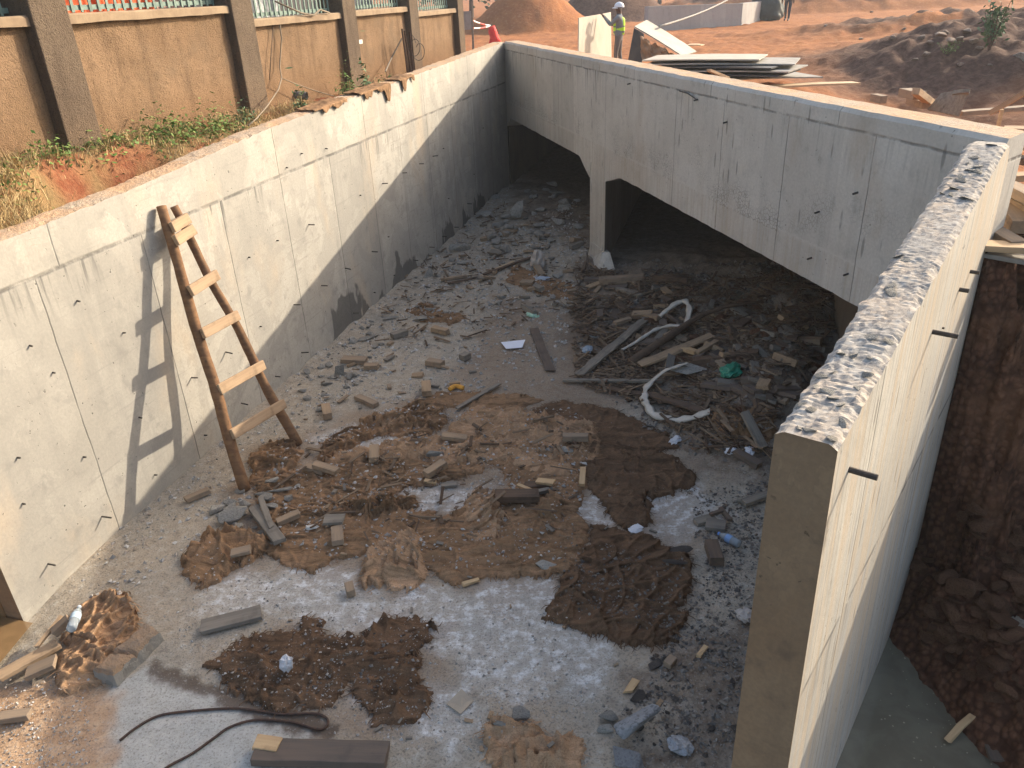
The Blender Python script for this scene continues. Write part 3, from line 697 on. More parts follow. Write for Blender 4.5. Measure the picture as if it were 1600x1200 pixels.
for i in range(5):
    a = PIL[i][1]; b = PIL[i+1][0]; z = PZ[i]
    mb = MB(); xs = np.linspace(a-.02, b+.02, 40); zs = np.linspace(2.4, z, 26); XX, ZZ = np.meshgrid(xs, zs, indexing='ij')
    mb.grid(XX, .02*fbm(XX*1.2, ZZ*1.2, 150+i, 3)+.012, ZZ); mb.grid(XX, XX*0+.2, ZZ)
    mb.build('panel', Mren, fe, smooth=True)
    mb = MB(); xs = np.linspace(a+.003, b-.003, 60)
    ring = [(-.07, z+.0), (-.07, z+.07), (-.05, z+.085), (.26, z+.085), (.27, z+.0)]
    YY = np.array([[r[0]+.006*pn(x*3, k*2., 5) for k, r in enumerate(ring)] for x in xs]); ZZ = np.array([[r[1]+.008*pn(x*2.2, k*3., 6) for k, r in enumerate(ring)] for x in xs])
    XX = np.repeat(xs[:, None], 5, 1); idx = [0, 1, 2, 3, 4, 0]
    mb.grid(XX[:, idx], YY[:, idx], ZZ[:, idx]); mb.build('coping', Mcop, fe)
    mb = MB(); x = a+.06
    while x < b-.04:
        mb.box((x, .11, z+.55), (.032, .012, .92), jit=.003); x += .118
    for zz in (z+.13, z+.9): mb.box(((a+b)/2, .125, zz), (b-a-.01, .014, .045))
    mb.build('railing', Mrail, fe)
mb = MB(); mb.box((12.66, -.012, 3.55), (.12, .012, .06)); mb.build('number_tag', simple('white_tag', (.7,.66,.58), (.6,.56,.5), 20), fe)
# pipe stub out of the third panel
P = onplane(462, 148, fo, nl); Pl = frame(fo, dl, -nl).inverted() @ Vector(P)
mb = MB(); mb.tube([(Pl[0], .05, Pl[2]), (Pl[0]+.02, -.16, Pl[2]-.02)], .055, 14, cap=False); mb.tube([(Pl[0], .05, Pl[2]), (Pl[0]+.02, -.16, Pl[2]-.02)], .045, 14, cap=False)
mb.build('drain_pipe', simple('dull_pipe', (.20,.19,.17), (.12,.11,.1), 15), fe)
# beyond the railings
def hung(name, a, b, z0, z1, back, mat, label, cat, seed):
    xs = np.linspace(a, b, 60); zs = np.linspace(0, 1, 24); XX, T = np.meshgrid(xs, zs, indexing='ij')
    zt = z1+.06*fbm(xs*2, xs*0, seed, 3); zb = z0+.14*fbm(xs*3, xs*0+4, seed, 3)
    ZZ = zb[:, None]*(1-T)+zt[:, None]*T
    YY = back+.07*fbm(XX*5+T, T*1.2, seed+1, 4)
    me = MB(); me.grid(XX, YY, ZZ); me.grid(XX, YY+.012, ZZ)
    o = me.build(name, mat, None, smooth=True); o.matrix_world = frame(fo, dl, -nl); return tag(o, label, cat)
cl = lambda n, a, b: simple(n, a, b, 12, .9, .4, .01)
hung('tarpaulin', 7.0, 8.3, 4.0, 5.2, .42, cl('orange_cloth', (.75,.16,.06), (.62,.12,.05)), 'orange cloth hanging behind the fence railings', 'tarpaulin', 160)
hung('cloth_sheet', 8.35, 9.05, 3.9, 4.5, .40, cl('pink_rag', (.55,.36,.30), (.35,.25,.22)), 'pale pink rag heap behind the fence railings beside the orange cloth', 'cloth', 165)
hung('plastic_sheet', 9.7, 11.2, 3.9, 5.2, .5, cl('white_sheet', (.55,.55,.53), (.30,.31,.32)), 'white crumpled plastic sheet behind the middle railing of the fence', 'plastic sheet', 170)
hung('cloth_sheet', 12.5, 14.5, 3.8, 5.1, .6, cl('grey_sheet', (.40,.40,.38), (.30,.30,.29)), 'grey cloth strung up behind the fourth railing bay of the fence', 'cloth', 175)
hung('cloth_sheet', 4.6, 6.0, 3.9, 5.2, .6, cl('dark_cloth', (.09,.07,.06), (.05,.05,.05)), 'dark brown cloth behind the railing at the near end of the fence', 'cloth', 178)
bw = MB(); bw.box((11, 4.2, 4.4), (17, .3, 3.4))
o = bw.build('shed_wall', simple('dark_shed_boards', (.075,.07,.07), (.045,.045,.05), 4, .9, .4, .02, (3, 3, .3))); o.matrix_world = frame(fo, dl, -nl); tag(o, 'dark boarded shed wall standing beyond the railings', 'shed')

# ------------------------------------------------------------------ ladder
lad_foot = fat(383, 766); lad_top = onplane(243, 322, C0, nl)+nl*.06
ladR_foot = fat(466, 694); ladR_top = onplane(263, 322, C0, nl)+nl*.06
la = empty('ladder', (lad_foot+ladR_foot)/2, 'home made pole ladder with sawn timber rungs leaning on the long wall', 'ladder')
off = -np.array(la.location)
def lpt(P): return Vector(P+off)
def railpts(a, b, amp, seed, n=18):
    t = np.linspace(0, 1, n); P = a[None, :]*(1-t[:, None])+b[None, :]*t[:, None]
    P = P+amp*np.stack([pn(t*2.2, t*0, seed), pn(t*2.2, t*0+4, seed), t*0], 1)*(np.sin(t*math.pi)[:, None])
    return [lpt(p) for p in P]
for a, b, sd, (r0, r1) in ((lad_foot, lad_top, 3, (.056, .046)), (ladR_foot, ladR_top, 8, (.052, .038))):
    mb = MB(); n = 26; t = np.linspace(0, 1, n)
    mb.tube(railpts(a, b, .06, sd, n), list(r0*(1-t)+r1*t+.003*pn(t*12, t*0, sd)), 12, wob=.06)
    mb.build('rail', M['pole'], la, smooth=True)
def near_on(px, py, A, B):
    v = ray(px, py); u = B-A; u = u/np.linalg.norm(u); n = np.cross(v, u)
    s = np.linalg.solve(np.array([v, -u, n]).T, A-CAM); return A+u*s[1]
for i, (x0, y0, x1, y1) in enumerate([(254,359,282,345),(264,378,295,361),(284,457,337,429),(314,521,371,491),(349,606,412,568),(367,676,445,628)]):
    A = near_on(x0, y0, lad_foot, lad_top); B = near_on(x1, y1, ladR_foot, ladR_top)
    d = (B-A)/np.linalg.norm(B-A); dn = (lad_top-lad_foot); dn /= np.linalg.norm(dn); ou = np.cross(d, dn); ou /= np.linalg.norm(ou)
    if ou@(CAM-A) < 0: ou = -ou
    up = np.cross(ou, d)
    R = Matrix((d, up, ou)).transposed()
    Lr = np.linalg.norm(B-A)+.05
    mb = MB(); mb.box((0, 0, 0), (Lr, .10, .042), jit=.004)
    o = mb.build('rung', M['timber'], la, bevel=.007)
    o.matrix_parent_inverse = Matrix.Identity(4); o.matrix_local = Matrix.Translation(lpt((A+B)/2+ou*.068)) @ R.to_4x4()

# ------------------------------------------------------------------ burlap cloths on the floor
def burlap_mat(name, c1, c2, c3, weave=900):
    m = Mat(name, .95, .08)
    n1 = m.noise(m.pos(), 3.0, 6, .6, .4); n2 = m.noise(m.pos(), 22, 6, .65); n3 = m.noise(m.pos(), 120, 2, .5)
    c = m.mix(m.ramp(n1, .35, .65), c1, c2); c = m.mix(m.ramp(n2, .5, .7, 0, .6), c, c3)
    wv = m.noise(m.mp(m.pos(), (2.2, 13, 5), (0, 0, 0), (0, 0, .5)), 1.0, 6, .65, 1.5)
    c = m.mix(m.ramp(wv, .50, .68, 0, .75), c, tuple(x*.42 for x in c2)); c = m.mix(m.ramp(wv, .46, .32, 0, .6), c, tuple(min(1, x*1.5) for x in c1))
    gs = m.ramp(m.noise(m.pos(), 34, 5, .7), .60, .68)
    pat = m.ramp(m.noise(m.pos(), 4.2, 4, .6), .5, .62)
    c = m.mix(m.math('MULTIPLY', m.math('MULTIPLY', gs, pat), .7), c, (.26,.245,.225))
    c = m.mix(m.ramp(n3, .45, .7, 0, .4), c, tuple(x*.5 for x in c3))
    m.col(c); m.bump(m.math('ADD', n2, m.math('MULTIPLY', n3, .6)), .6, .01); return m.done()
CLOTHS = []
def top_h(x, y):
    x = np.atleast_1d(np.asarray(x, float)); y = np.atleast_1d(np.asarray(y, float)); z = np.array(floor_h(x, y), float)
    for x0, y0, st_, G in CLOTHS:
        i = np.round((x-x0)/st_).astype(int); j = np.round((y-y0)/st_).astype(int)
        okk = (i >= 0) & (j >= 0) & (i < G.shape[0]) & (j < G.shape[1])
        z[okk] = np.maximum(z[okk], G[i[okk], j[okk]])
    return z
B_TAN = burlap_mat('burlap_tan', (.44,.275,.16), (.36,.22,.122), (.27,.17,.098))
B_BRN = burlap_mat('burlap_brown', (.30,.178,.098), (.235,.14,.076), (.18,.11,.062))
B_DRK = burlap_mat('burlap_dark', (.165,.098,.057), (.125,.075,.044), (.09,.056,.034))
def ridged(X, Y, s, o=3):
    t = 0; a = 1.0; f = 1.0
    for k in range(o):
        r = 1-np.abs(pn(X*f, Y*f, s+k*11))*1.9; t = t+a*np.clip(r, 0, 1)**2; a *= .5; f *= 1.9
    return t
def cloth(poly, mat, label, amp=.045, lam=.42, ang=0, order=0, step=.0115, seed=0, rag=.05, bunch=None, name='burlap_cloth', base=None, dens=1.0):
    P = np.array(pxpoly(poly)) if base is None else np.array(base)
    lo = P.min(0)-.12; hi = P.max(0)+.12
    xs = np.arange(lo[0], hi[0], step); ys = np.arange(lo[1], hi[1], step)
    X, Y = np.meshgrid(xs, ys, indexing='ij')
    wx = X+rag*fbm(X*4.5, Y*4.5, 300+seed, 4)+.5*rag*pn(X*17, Y*17, 310+seed); wy = Y+rag*fbm(X*4.5+7, Y*4.5, 320+seed, 4)+.5*rag*pn(X*17, Y*17+3, 330+seed)
    d = sdf_poly(wx, wy, P)
    c, s = math.cos(math.radians(ang)), math.sin(math.radians(ang))
    u = (X*c+Y*s)/lam; v = (-X*s+Y*c)/lam
    qx = u*.42+.6*fbm(u*.6, v*.6, 340+seed, 2); qy = v*1.2+.7*fbm(u*.6+5, v*.6, 350+seed, 2)
    def fold(x, y, sd, e):
        r = 1-np.abs(pn(x, y, sd))*1.7; return np.clip(r, 0, 1)**e
    f1 = fold(qx, qy, 360+seed, 3.5); f2 = fold(qx*1.6+1, qy*2.2, 370+seed, 3.5); f3 = fold(qx*2.6+3, qy*4.2, 375+seed, 3); tiny = fbm(X*30, Y*30, 380+seed, 3)
    rg = np.random.default_rng(5000+seed); area = max(.05, float((d < 0).sum())*step*step); hc = np.zeros_like(X); inside = np.argwhere(d < -.03); rim = np.argwhere((d < -.02) & (d > -.05))
    for _ in range(int(min(190, 14+72*area)*dens)):
        hem = rg.random() < .28 and len(rim) > 5
        src_ = rim if hem else inside
        i_, j_ = src_[rg.integers(len(src_))]; pt = np.array([X[i_, j_], Y[i_, j_]]); L_ = rg.uniform(.16, .8)*min(1.2, (area+.15)**.35); th = math.radians(ang+rg.normal()*34)
        if hem:
            gx_ = d[min(i_+1, d.shape[0]-1), j_]-d[i_-1, j_]; gy_ = d[i_, min(j_+1, d.shape[1]-1)]-d[i_, j_-1]; th = math.atan2(gy_, gx_)+math.pi/2+rg.normal()*.2
        cv = rg.normal()*2.2/max(L_, .3); ns = 9
        pl_ = [pt]
        for q_ in range(ns): pl_.append(pl_[-1]+np.array([math.cos(th), math.sin(th)])*L_/ns); th += cv*L_/ns+rg.normal()*.16
        pl_ = np.array(pl_)-(np.array(pl_[-1])-pt)*.5; w1 = rg.uniform(.006, .012); w2 = rg.uniform(.014, .042); hh_ = amp*rg.uniform(.4, 1.35)*min(1, L_/.3); sg = 1 if rg.random() < .65 else -1
        x0_, y0_ = pl_.min(0)-.15; x1_, y1_ = pl_.max(0)+.15
        sx = slice(max(0, np.searchsorted(xs, x0_)), np.searchsorted(xs, x1_)); sy = slice(max(0, np.searchsorted(ys, y0_)), np.searchsorted(ys, y1_))
        if sx.stop <= sx.start or sy.stop <= sy.start: continue
        XX_ = X[sx, sy]; YY_ = Y[sx, sy]; bd = np.full(XX_.shape, 9.); sd = np.zeros(XX_.shape); tt = np.zeros(XX_.shape)
        for q_ in range(ns):
            a_ = pl_[q_]; e_ = pl_[q_+1]-a_; t_ = np.clip(((XX_-a_[0])*e_[0]+(YY_-a_[1])*e_[1])/(e_@e_), 0, 1); ddx = XX_-a_[0]-e_[0]*t_; ddy = YY_-a_[1]-e_[1]*t_; dd_ = np.hypot(ddx, ddy); m_ = dd_ < bd
            bd[m_] = dd_[m_]; sd[m_] = np.sign(e_[0]*ddy-e_[1]*ddx)[m_]; tt[m_] = ((q_+t_)/ns)[m_]
        wd = np.where(sd*sg > 0, w1, w2); pr_ = np.exp(-(bd/wd)**2 if False else -np.abs(bd/wd)**1.6)*np.sin(np.clip(tt, 0, 1)*math.pi)**.6*hh_
        hc[sx, sy] = np.maximum(hc[sx, sy], pr_)+.35*np.minimum(hc[sx, sy], pr_)
    r1 = sstep(-.25, .45, fbm(X*1.9, Y*1.9, 390+seed, 3)); r2 = sstep(-.3, .35, fbm(X*3.1, Y*3.1, 395+seed, 3))
    h = hc+amp*(.26*f1*(.2+.8*r1)+.26*f2*(.2+.8*r2)+.12*f3)+.0025*tiny
    if bunch:
        for bx, by, r, hh in bunch:
            Bp = fat(bx, by); h = h+hh*np.exp(-((X-Bp[0])**2+(Y-Bp[1])**2)/r**2)*(.35+.65*fold(u*1.6+qx, v*1.6-qx, 400+seed, 3))
    edge = sstep(0, -.05, d)
    h = h*(.25+.75*edge)+.004*sstep(-.3, .3, pn(X*7, Y*7, 410+seed))
    worn = fbm(X*5.5, Y*5.5, 420+seed, 4)-(.52+1.6*sstep(0, -.25, d))
    d = np.maximum(d, worn*.06)
    fl = floor_h(X, Y)
    Z = fl+.006+order*.004+h
    Z = np.where(d > -.004, fl-.012, Z)
    CLOTHS.append((lo[0], lo[1], step, Z.copy()))
    dx_, dy_ = (-s, c) if seed % 2 else (s, -c)
    X = X+dx_*h*.6; Y = Y+dy_*h*.6
    ok = d < .0
    keep = ok[:-1, :-1] | ok[1:, :-1] | ok[:-1, 1:] | ok[1:, 1:]
    V, F, uq = compact(np.stack([X.ravel(), Y.ravel(), Z.ravel()], 1), gridfaces(*X.shape, keep))
    if len(rim):
        tv = []; tf = []; k0 = len(V)
        for i_, j_ in rim[rg.integers(len(rim), size=min(420, len(rim)//3))]:
            gx_ = d[min(i_+1, d.shape[0]-1), j_]-d[i_-1, j_]; gy_ = d[i_, min(j_+1, d.shape[1]-1)]-d[i_, j_-1]; a_ = math.atan2(gy_, gx_)+rg.normal()*.7; L_ = rg.uniform(.03, .095)
            p0 = np.array([X[i_, j_], Y[i_, j_], Z[i_, j_]]); p1 = p0+np.array([math.cos(a_), math.sin(a_), 0])*L_; p1[2] = float(floor_h(p1[0], p1[1]))+.004; mid = (p0+p1)/2+np.array([rg.normal()*.012, rg.normal()*.012, .006]); sd_ = np.array([-math.sin(a_), math.cos(a_), 0])*rg.uniform(.0025, .006)
            n_ = k0+len(tv); tv += [p0-sd_, p0+sd_, mid-sd_, mid+sd_, p1-sd_*.5, p1+sd_*.5]; tf += [(n_, n_+1, n_+3, n_+2), (n_+2, n_+3, n_+5, n_+4)]
        V = np.concatenate([V, np.array(tv)]); F = np.concatenate([F, np.array(tf)])
    c0 = V.mean(0); c0[2] = 0
    return tag(obj(name, npmesh(name, V-c0, F, mat), c0), label, 'burlap', 'burlap curing cloths on the floor')
cloth([(830,640),(880,628),(960,640),(1040,675),(1060,700),(1000,712),(930,705),(870,690),(835,668)], B_DRK, 'damp dark burlap lying flat just left of the white hose loop', .022, .5, 10, 0, seed=1)
cloth([(392,742),(470,735),(560,722),(640,720),(630,760),(560,795),(520,830),(450,850),(410,830),(405,790)], B_BRN, 'thin dusty burlap sheet under the wood blocks beside the ladder foot', .026, .5, 12, 0, seed=22)
cloth([(690,700),(800,650),(930,665),(945,720),(915,760),(900,800),(920,840),(905,885),(800,880),(745,840),(760,780),(800,760),(770,725)], B_BRN, 'thin dusty burlap sheet under the timber cluster right of the centre', .026, .5, 20, 0, seed=23)
cloth([(480,745),(505,690),(548,668),(600,664),(640,628),(690,632),(700,660),(650,690),(610,680),(560,690),(530,715),(490,742),(430,770),(398,768),(410,750)], B_BRN, 'crumpled brown burlap running right from the ladder foot', .06, .36, 25, 1, seed=2)
cloth([(640,690),(690,688),(735,640),(800,640),(860,655),(930,665),(935,700),(885,722),(905,755),(870,775),(830,738),(770,722),(700,728),(640,722),(570,728),(490,745),(475,735),(560,708)], B_TAN, 'light brown rucked burlap in the middle of the floor, below the yellow scrap', .055, .40, 10, 2, seed=3)
cloth([(470,740),(560,724),(640,718),(700,728),(770,722),(745,742),(700,752),(640,762),(612,784),(560,792),(530,805),(490,815),(440,808),(425,800),(475,775)], B_BRN, 'brown burlap sheet under the scattered wood blocks at the middle left', .035, .5, 5, 1, seed=4)
cloth([(420,805),(480,790),(545,806),(645,800),(700,806),(735,795),(765,775),(800,790),(880,785),(918,830),(908,885),(870,902),(800,908),(765,902),(700,918),(672,890),(600,862),(540,870),(490,895),(440,885),(418,860)], B_BRN, 'widest brown burlap sheet, dusted with gravel, at the front edge of the pale floor', .036, .5, 8, 2, seed=5)
cloth([(524,782),(545,788),(600,778),(645,778),(652,796),(600,806),(545,806)], B_BRN, 'narrow rolled fold of burlap beside the white patch of floor', .085, .3, 5, 4, seed=6)
cloth([(588,862),(655,835),(670,868),(662,905),(640,925),(600,915),(572,935),(560,892)], B_TAN, 'pale tan burlap heap with deep pleats at the front of the sheets', .075, .30, 60, 4, seed=7, bunch=[(630,868,.14,.03)])
cloth([(718,800),(742,768),(776,782),(788,832),(762,858),(728,848)], B_TAN, 'bunched up orange brown burlap knot at the centre of the floor', .06, .22, 70, 5, seed=8, bunch=[(755,805,.13,.10)])
cloth([(912,690),(960,698),(1040,708),(1088,740),(1078,772),(1025,780),(1015,815),(985,835),(958,815),(930,778),(908,740)], B_DRK, 'dark brown burlap fan beside the short upright wood block', .04, .36, 15, 2, seed=9)
cloth([(925,825),(1000,832),(1085,880),(1072,960),(1060,1003),(985,1012),(912,988),(852,965),(880,900),(910,870)], B_DRK, 'large dark burlap rectangle lying below the flat grey stone', .04, .40, 30, 3, seed=10)
cloth([(325,1040),(400,990),(465,995),(470,968),(505,968),(505,1000),(560,1002),(608,962),(692,978),(655,1020),(660,1060),(672,1100),(640,1138),(580,1142),(575,1108),(545,1070),(510,1112),(430,1118),(355,1080)], B_DRK, 'ragged dark burlap with a white bag on it near the rusty bar', .045, .36, 20, 2, seed=11)
cloth([(388,722),(420,688),(462,692),(472,712),(455,738),(400,765)], B_BRN, 'burlap rag trapped between the two feet of the ladder', .06, .25, 30, 2, seed=12)
cloth([(284,880),(330,832),(378,835),(425,850),(412,872),(368,888),(330,922),(300,912)], B_BRN, 'twisted burlap bundle beside the grey plank offcuts near the ladder', .07, .24, 15, 3, seed=13, bunch=[(335,862,.14,.05)])
cloth([(95,1000),(120,960),(150,930),(190,925),(216,960),(205,1000),(175,1040),(172,1062),(105,1088),(85,1060)], B_TAN, 'orange brown burlap draped beside the puddle with a bottle on it', .07, .26, 75, 2, seed=14, bunch=[(165,945,.13,.08)])
cloth([(755,1135),(800,1120),(850,1140),(912,1160),(915,1215),(770,1215)], B_TAN, 'burlap swirl at the bottom edge in front of the grey block', .055, .26, 40, 2, seed=15)
cloth([(634,486),(660,474),(705,490),(730,497),(705,508),(660,502)], B_BRN, 'small burlap scrap beside the long grey concrete stub', .05, .3, 10, 1, seed=16, step=.018)
cloth([(1105,652),(1160,638),(1212,652),(1205,692),(1160,682),(1130,690)], B_BRN, 'brown burlap crumpled on the dark debris behind the near wall', .08, .3, 20, 2, seed=17, step=.018)
cloth([(560,660),(625,640),(640,660),(600,672)], B_TAN, 'folded tan burlap strip beside the small wood cube', .07, .25, 30, 4, seed=18)
cloth([(845,790),(872,772),(890,790),(880,825),(855,830),(838,810)], B_BRN, 'small burlap coil right of the brown timber', .06, .2, 60, 6, seed=19, bunch=[(862,803,.1,.05)])
cloth([(800,412),(900,445),(905,470),(845,462),(790,440)], B_BRN, 'flat faded burlap in front of the white sack', .02, .5, 10, 0, seed=20, step=.022)
cloth([(640,625),(700,612),(800,618),(850,625),(800,645),(735,640)], B_BRN, 'faded burlap strip under the metal strip and the yellow scrap', .025, .4, 10, 0, seed=21, step=.018)

# rags hanging over the top of the long wall
def toprag(a0, a1, drop, seed, label):
    xs = np.linspace(a0, a1, 70); T = np.linspace(-1, 1, 40); XX, TT = np.meshgrid(xs, T, indexing='ij')
    top = left_top(xs)[:, None]
    dn = drop*np.clip(.22+1.2*fbm(xs*3.2, xs*0, seed, 2), .03, 1.5)[:, None]
    YY = np.where(TT < 0, -.025-.01*np.abs(pn(XX*9, TT, seed)), TT*.26-.02)
    ZZ = np.where(TT < 0, top+.008+TT*dn, top+.010+.014*ridged(XX*2.5, TT*1.2, seed+3, 3)*np.minimum(TT*4, 1)-.0*TT)
    mb = MB(); mb.grid(XX, YY, ZZ)
    o = mb.build('burlap_cloth', B_BRN, None, smooth=True); o.matrix_world = frame(C0, dl, -nl)
    md = o.modifiers.new('s', 'SOLIDIFY'); md.thickness = .01
    return tag(o, label, 'burlap', 'burlap rags over the long wall')
toprag(-8.65, -7.75, .10, 201, 'thin burlap rag along the wall top just past the leafy weed')
toprag(-7.35, -6.3, .22, 206, 'torn burlap rag with pointed tails hanging over the long wall')
toprag(-5.95, -5.35, .16, 211, 'short burlap rag over the wall top in front of the iron stakes')

# ------------------------------------------------------------------ rubble, bricks, stones
_fat = fat
def fat(px, py, dz=0.0):
    P = _fat(px, py, dz); P[2] = float(top_h(P[0], P[1])[0])+dz; return P
def chunk_mesh(name, seed, mat, flat=.55, n=14, rough=.0):
    r = np.random.default_rng(seed); bm = bmesh.new()
    for _ in range(n):
        v = r.normal(size=3); v /= np.linalg.norm(v); k = max(abs(v)); v = v/(k*.5+.5)*.5
        bm.verts.new((v[0], v[1]*r.uniform(.7, 1), v[2]*flat))
    res = bmesh.ops.convex_hull(bm, input=bm.verts)
    bmesh.ops.delete(bm, geom=[g for g in res['geom_interior'] if isinstance(g, bmesh.types.BMVert)], context='VERTS')
    bmesh.ops.bevel(bm, geom=bm.edges[:], offset=.025, segments=1, affect='EDGES')
    me = bpy.data.meshes.new(name); bm.to_mesh(me); bm.free(); me.materials.append(mat); return me
def rubble_mat(name, c1, c2, c3):
    m = Mat(name, .95, .15); n = m.noise(m.obj, 3, 8, .7); n2 = m.noise(m.obj, 14, 6, .7)
    sp = m.xyz(m.voro(m.obj, 22, 'F1', 'Color'))[0]
    c = m.mix(m.ramp(n, .35, .65), c1, c2); c = m.mix(m.ramp(n2, .5, .68, 0, .6), c, c3); c = m.mix(m.ramp(sp, .75, .85, 0, .55), c, tuple(x*.4 for x in c1))
    c = m.mix(m.math('MULTIPLY', m.rnd(), .6), c, tuple(x*.5 for x in c2))
    m.col(c); m.bump(m.math('ADD', n2, n), .7, .03); return m.done()
R_GRY = rubble_mat('grey_rubble', (.40,.375,.325), (.33,.305,.265), (.48,.455,.40))
R_DRK = rubble_mat('dark_rubble', (.13,.115,.10), (.10,.085,.075), (.17,.15,.13))
R_GRN = rubble_mat('granite_block', (.33,.33,.33), (.26,.26,.26), (.42,.42,.42))
R_BRN = rubble_mat('brown_clod', (.17,.088,.052), (.125,.064,.038), (.21,.12,.07))
CH_G = [chunk_mesh('rubble_chunk', 500+i, R_GRY, random.uniform(.35, .6)) for i in range(8)]
CH_S = [chunk_mesh('pale_stone', 530+i, rubble_mat('tan_stone', (.38,.29,.22), (.30,.22,.165), (.46,.38,.30)), random.uniform(.35, .6)) for i in range(3)]
CH_D = [chunk_mesh('dark_chunk', 540+i, R_DRK, random.uniform(.3, .6)) for i in range(5)]
CH_B = [chunk_mesh('earth_clod', 560+i, R_BRN, random.uniform(.5, .8)) for i in range(4)]
def place(name, me, P, size, rz=None, tilt=.2, z=.3, label=None, cat=None, group=None):
    o = bpy.data.objects.new(name, me); COL.objects.link(o)
    s = size if hasattr(size, '__len__') else (size,)*3
    o.location = (P[0], P[1], P[2]+s[2]*z*.5); o.scale = s
    o.rotation_euler = (random.uniform(-tilt, tilt), random.uniform(-tilt, tilt), random.uniform(0, 6.28) if rz is None else rz)
    return tag(o, label, cat, group)
def scatter_px(poly, n, seed):
    r = np.random.default_rng(seed); P = np.array(poly, float); lo = P.min(0); hi = P.max(0); out = []
    while len(out) < n:
        q = r.uniform(lo, hi)
        if sdf_poly(np.array([q[0]]), np.array([q[1]]), P)[0] < 0: out.append(tuple(q))
    return out
ZONES = [([(460,640),(470,590),(640,440),(700,390),(720,410),(640,500),(560,600),(500,650)], 60, CH_G, (.05,.15), 'grey concrete rubble lump in the loose strip at the foot of the long wall', 'rubble at the foot of the long wall'),
    ([(780,300),(870,290),(930,330),(900,380),(800,400),(720,370)], 55, CH_G, (.10,.34), 'grey rubble lump heaped in the mouth of the left culvert cell', 'rubble heaped at the left culvert cell'),
    ([(700,390),(900,400),(900,480),(760,480),(640,520),(600,560),(640,470)], 42, CH_G, (.05,.16), 'grey rubble lump on the dusty floor between long wall and pier', 'rubble on the dusty floor'),
    ([(330,780),(400,760),(470,750),(480,800),(400,850),(330,830)], 22, CH_G, (.05,.14), 'grey rubble lump by the ladder foot', 'rubble by the ladder foot'),
    ([(1000,1010),(1170,1020),(1160,1190),(960,1190),(940,1120),(1030,1060)], 38, CH_D, (.025,.08), 'dark rubble lump at the foot of the near wall end', 'dark rubble by the near wall end'),
    ([(940,430),(1140,470),(1270,500),(1290,560),(1200,700),(1110,690),(1090,600),(960,540)], 60, CH_B, (.05,.20), 'brown lump in the dark debris before the right culvert cell', 'lumps in the dark debris'),
    ([(1430,860),(1600,840),(1600,1120),(1520,1080),(1430,1000)], 150, CH_B, (.03,.20), 'red brown clod on the dark bank above the water', 'clods on the dark bank')]
for zi, (poly, n, ch, (s0, s1), lab, grp) in enumerate(ZONES):
    for q in scatter_px(poly, n, 600+zi):
        s = s0+(s1-s0)*random.random()**2.2
        P = gat(*q) if zi == 6 else fat(*q)
        place('rubble_lump' if zi != 6 else 'earth_clod', random.choice(ch), P, (s*random.uniform(.9, 1.5), s, s*random.uniform(.7, 1.1)), label=lab, cat='rubble', group=grp)
# loose flakes on the rough top of the near wall
for k in range(64):
    a_ = random.random()**1.2*3.3; b_ = random.uniform(.02, TH-.02)
    if fbm(a_*1.3, b_*.6, 71, 2)+.35 < random.uniform(-.1, .6): continue
    i_ = int(np.argmin(abs(RWX-a_))); j_ = int(round(b_/TH*20)); W_ = NR+dr*a_+nr*b_; W_[2] = RWZ[i_, j_]
    s_ = random.uniform(.025, .075); place('concrete_flake', random.choice(CH_G), W_, (s_*1.3, s_, s_*.4), tilt=.5, z=.2, label='loose concrete flake on the crushed top of the near wall', cat='rubble', group='loose flakes on the near wall top')
# loose gravel: one mass nobody could count
def gravel(name, zones, mat, label, seed, ground=False):
    r = np.random.default_rng(seed); VV = []; FF = []; base = np.array([(1,0,0),(-1,0,0),(0,1,0),(0,-1,0),(0,0,1),(0,0,-1)], float)
    tri = np.array([(0,2,4),(2,1,4),(1,3,4),(3,0,4),(2,0,5),(1,2,5),(3,1,5),(0,3,5)])
    k = 0
    for poly, n, s0, s1 in zones:
        W = np.array([at(*p)[:2] for p in poly]); pts = []
        lo = W.min(0); hi = W.max(0)
        cand = r.uniform(lo, hi, (n*4, 2)); d = sdf_poly(cand[:, 0]+.12*fbm(cand[:, 0]*3, cand[:, 1]*3, 7, 3), cand[:, 1], W)
        cl = fbm(cand[:, 0]*2.4, cand[:, 1]*2.4, seed, 3)
        cand = cand[(d < 0) & (cl > r.uniform(-.7, .5, len(cand)))][:n]
        zz = top_h(cand[:, 0], cand[:, 1])
        for (x, y), z in zip(cand, zz):
            s = s0+(s1-s0)*r.random()**3
            v = base*r.uniform(.55, 1.25, (6, 1))*s*np.array([1, r.uniform(.6, 1), r.uniform(.35, .8)]); a = r.uniform(0, 6.28)
            v = v+r.normal(size=(6, 3))*s*.18
            v = np.stack([v[:, 0]*math.cos(a)-v[:, 1]*math.sin(a), v[:, 0]*math.sin(a)+v[:, 1]*math.cos(a), v[:, 2]], 1)
            VV.append(v+np.array([x, y, z+s*.18])); FF.append(tri+k); k += 6
    me = npmesh(name, np.concatenate(VV), np.concatenate(FF), mat, smooth=False)
    return tag(obj(name, me), label, None, None, 'stuff')
def stone_mat(name, cols):
    m = Mat(name, .95, .15); g = m.n('ShaderNodeNewGeometry').outputs['Random Per Island']
    nd = m.n('ShaderNodeValToRGB'); m.lk(g, nd.inputs[0]); cr = nd.color_ramp
    while len(cr.elements) < len(cols): cr.elements.new(.5)
    for i, c in enumerate(cols): cr.elements[i].position = i/(len(cols)-1); cr.elements[i].color = (*c, 1)
    m.col(nd.outputs[0]); m.bump(m.noise(m.obj, 90, 4), .5, .004); return m.done()
G1 = stone_mat('gravel_grey', [(.20,.19,.17), (.36,.34,.31), (.45,.43,.40), (.32,.255,.195), (.52,.50,.47)])
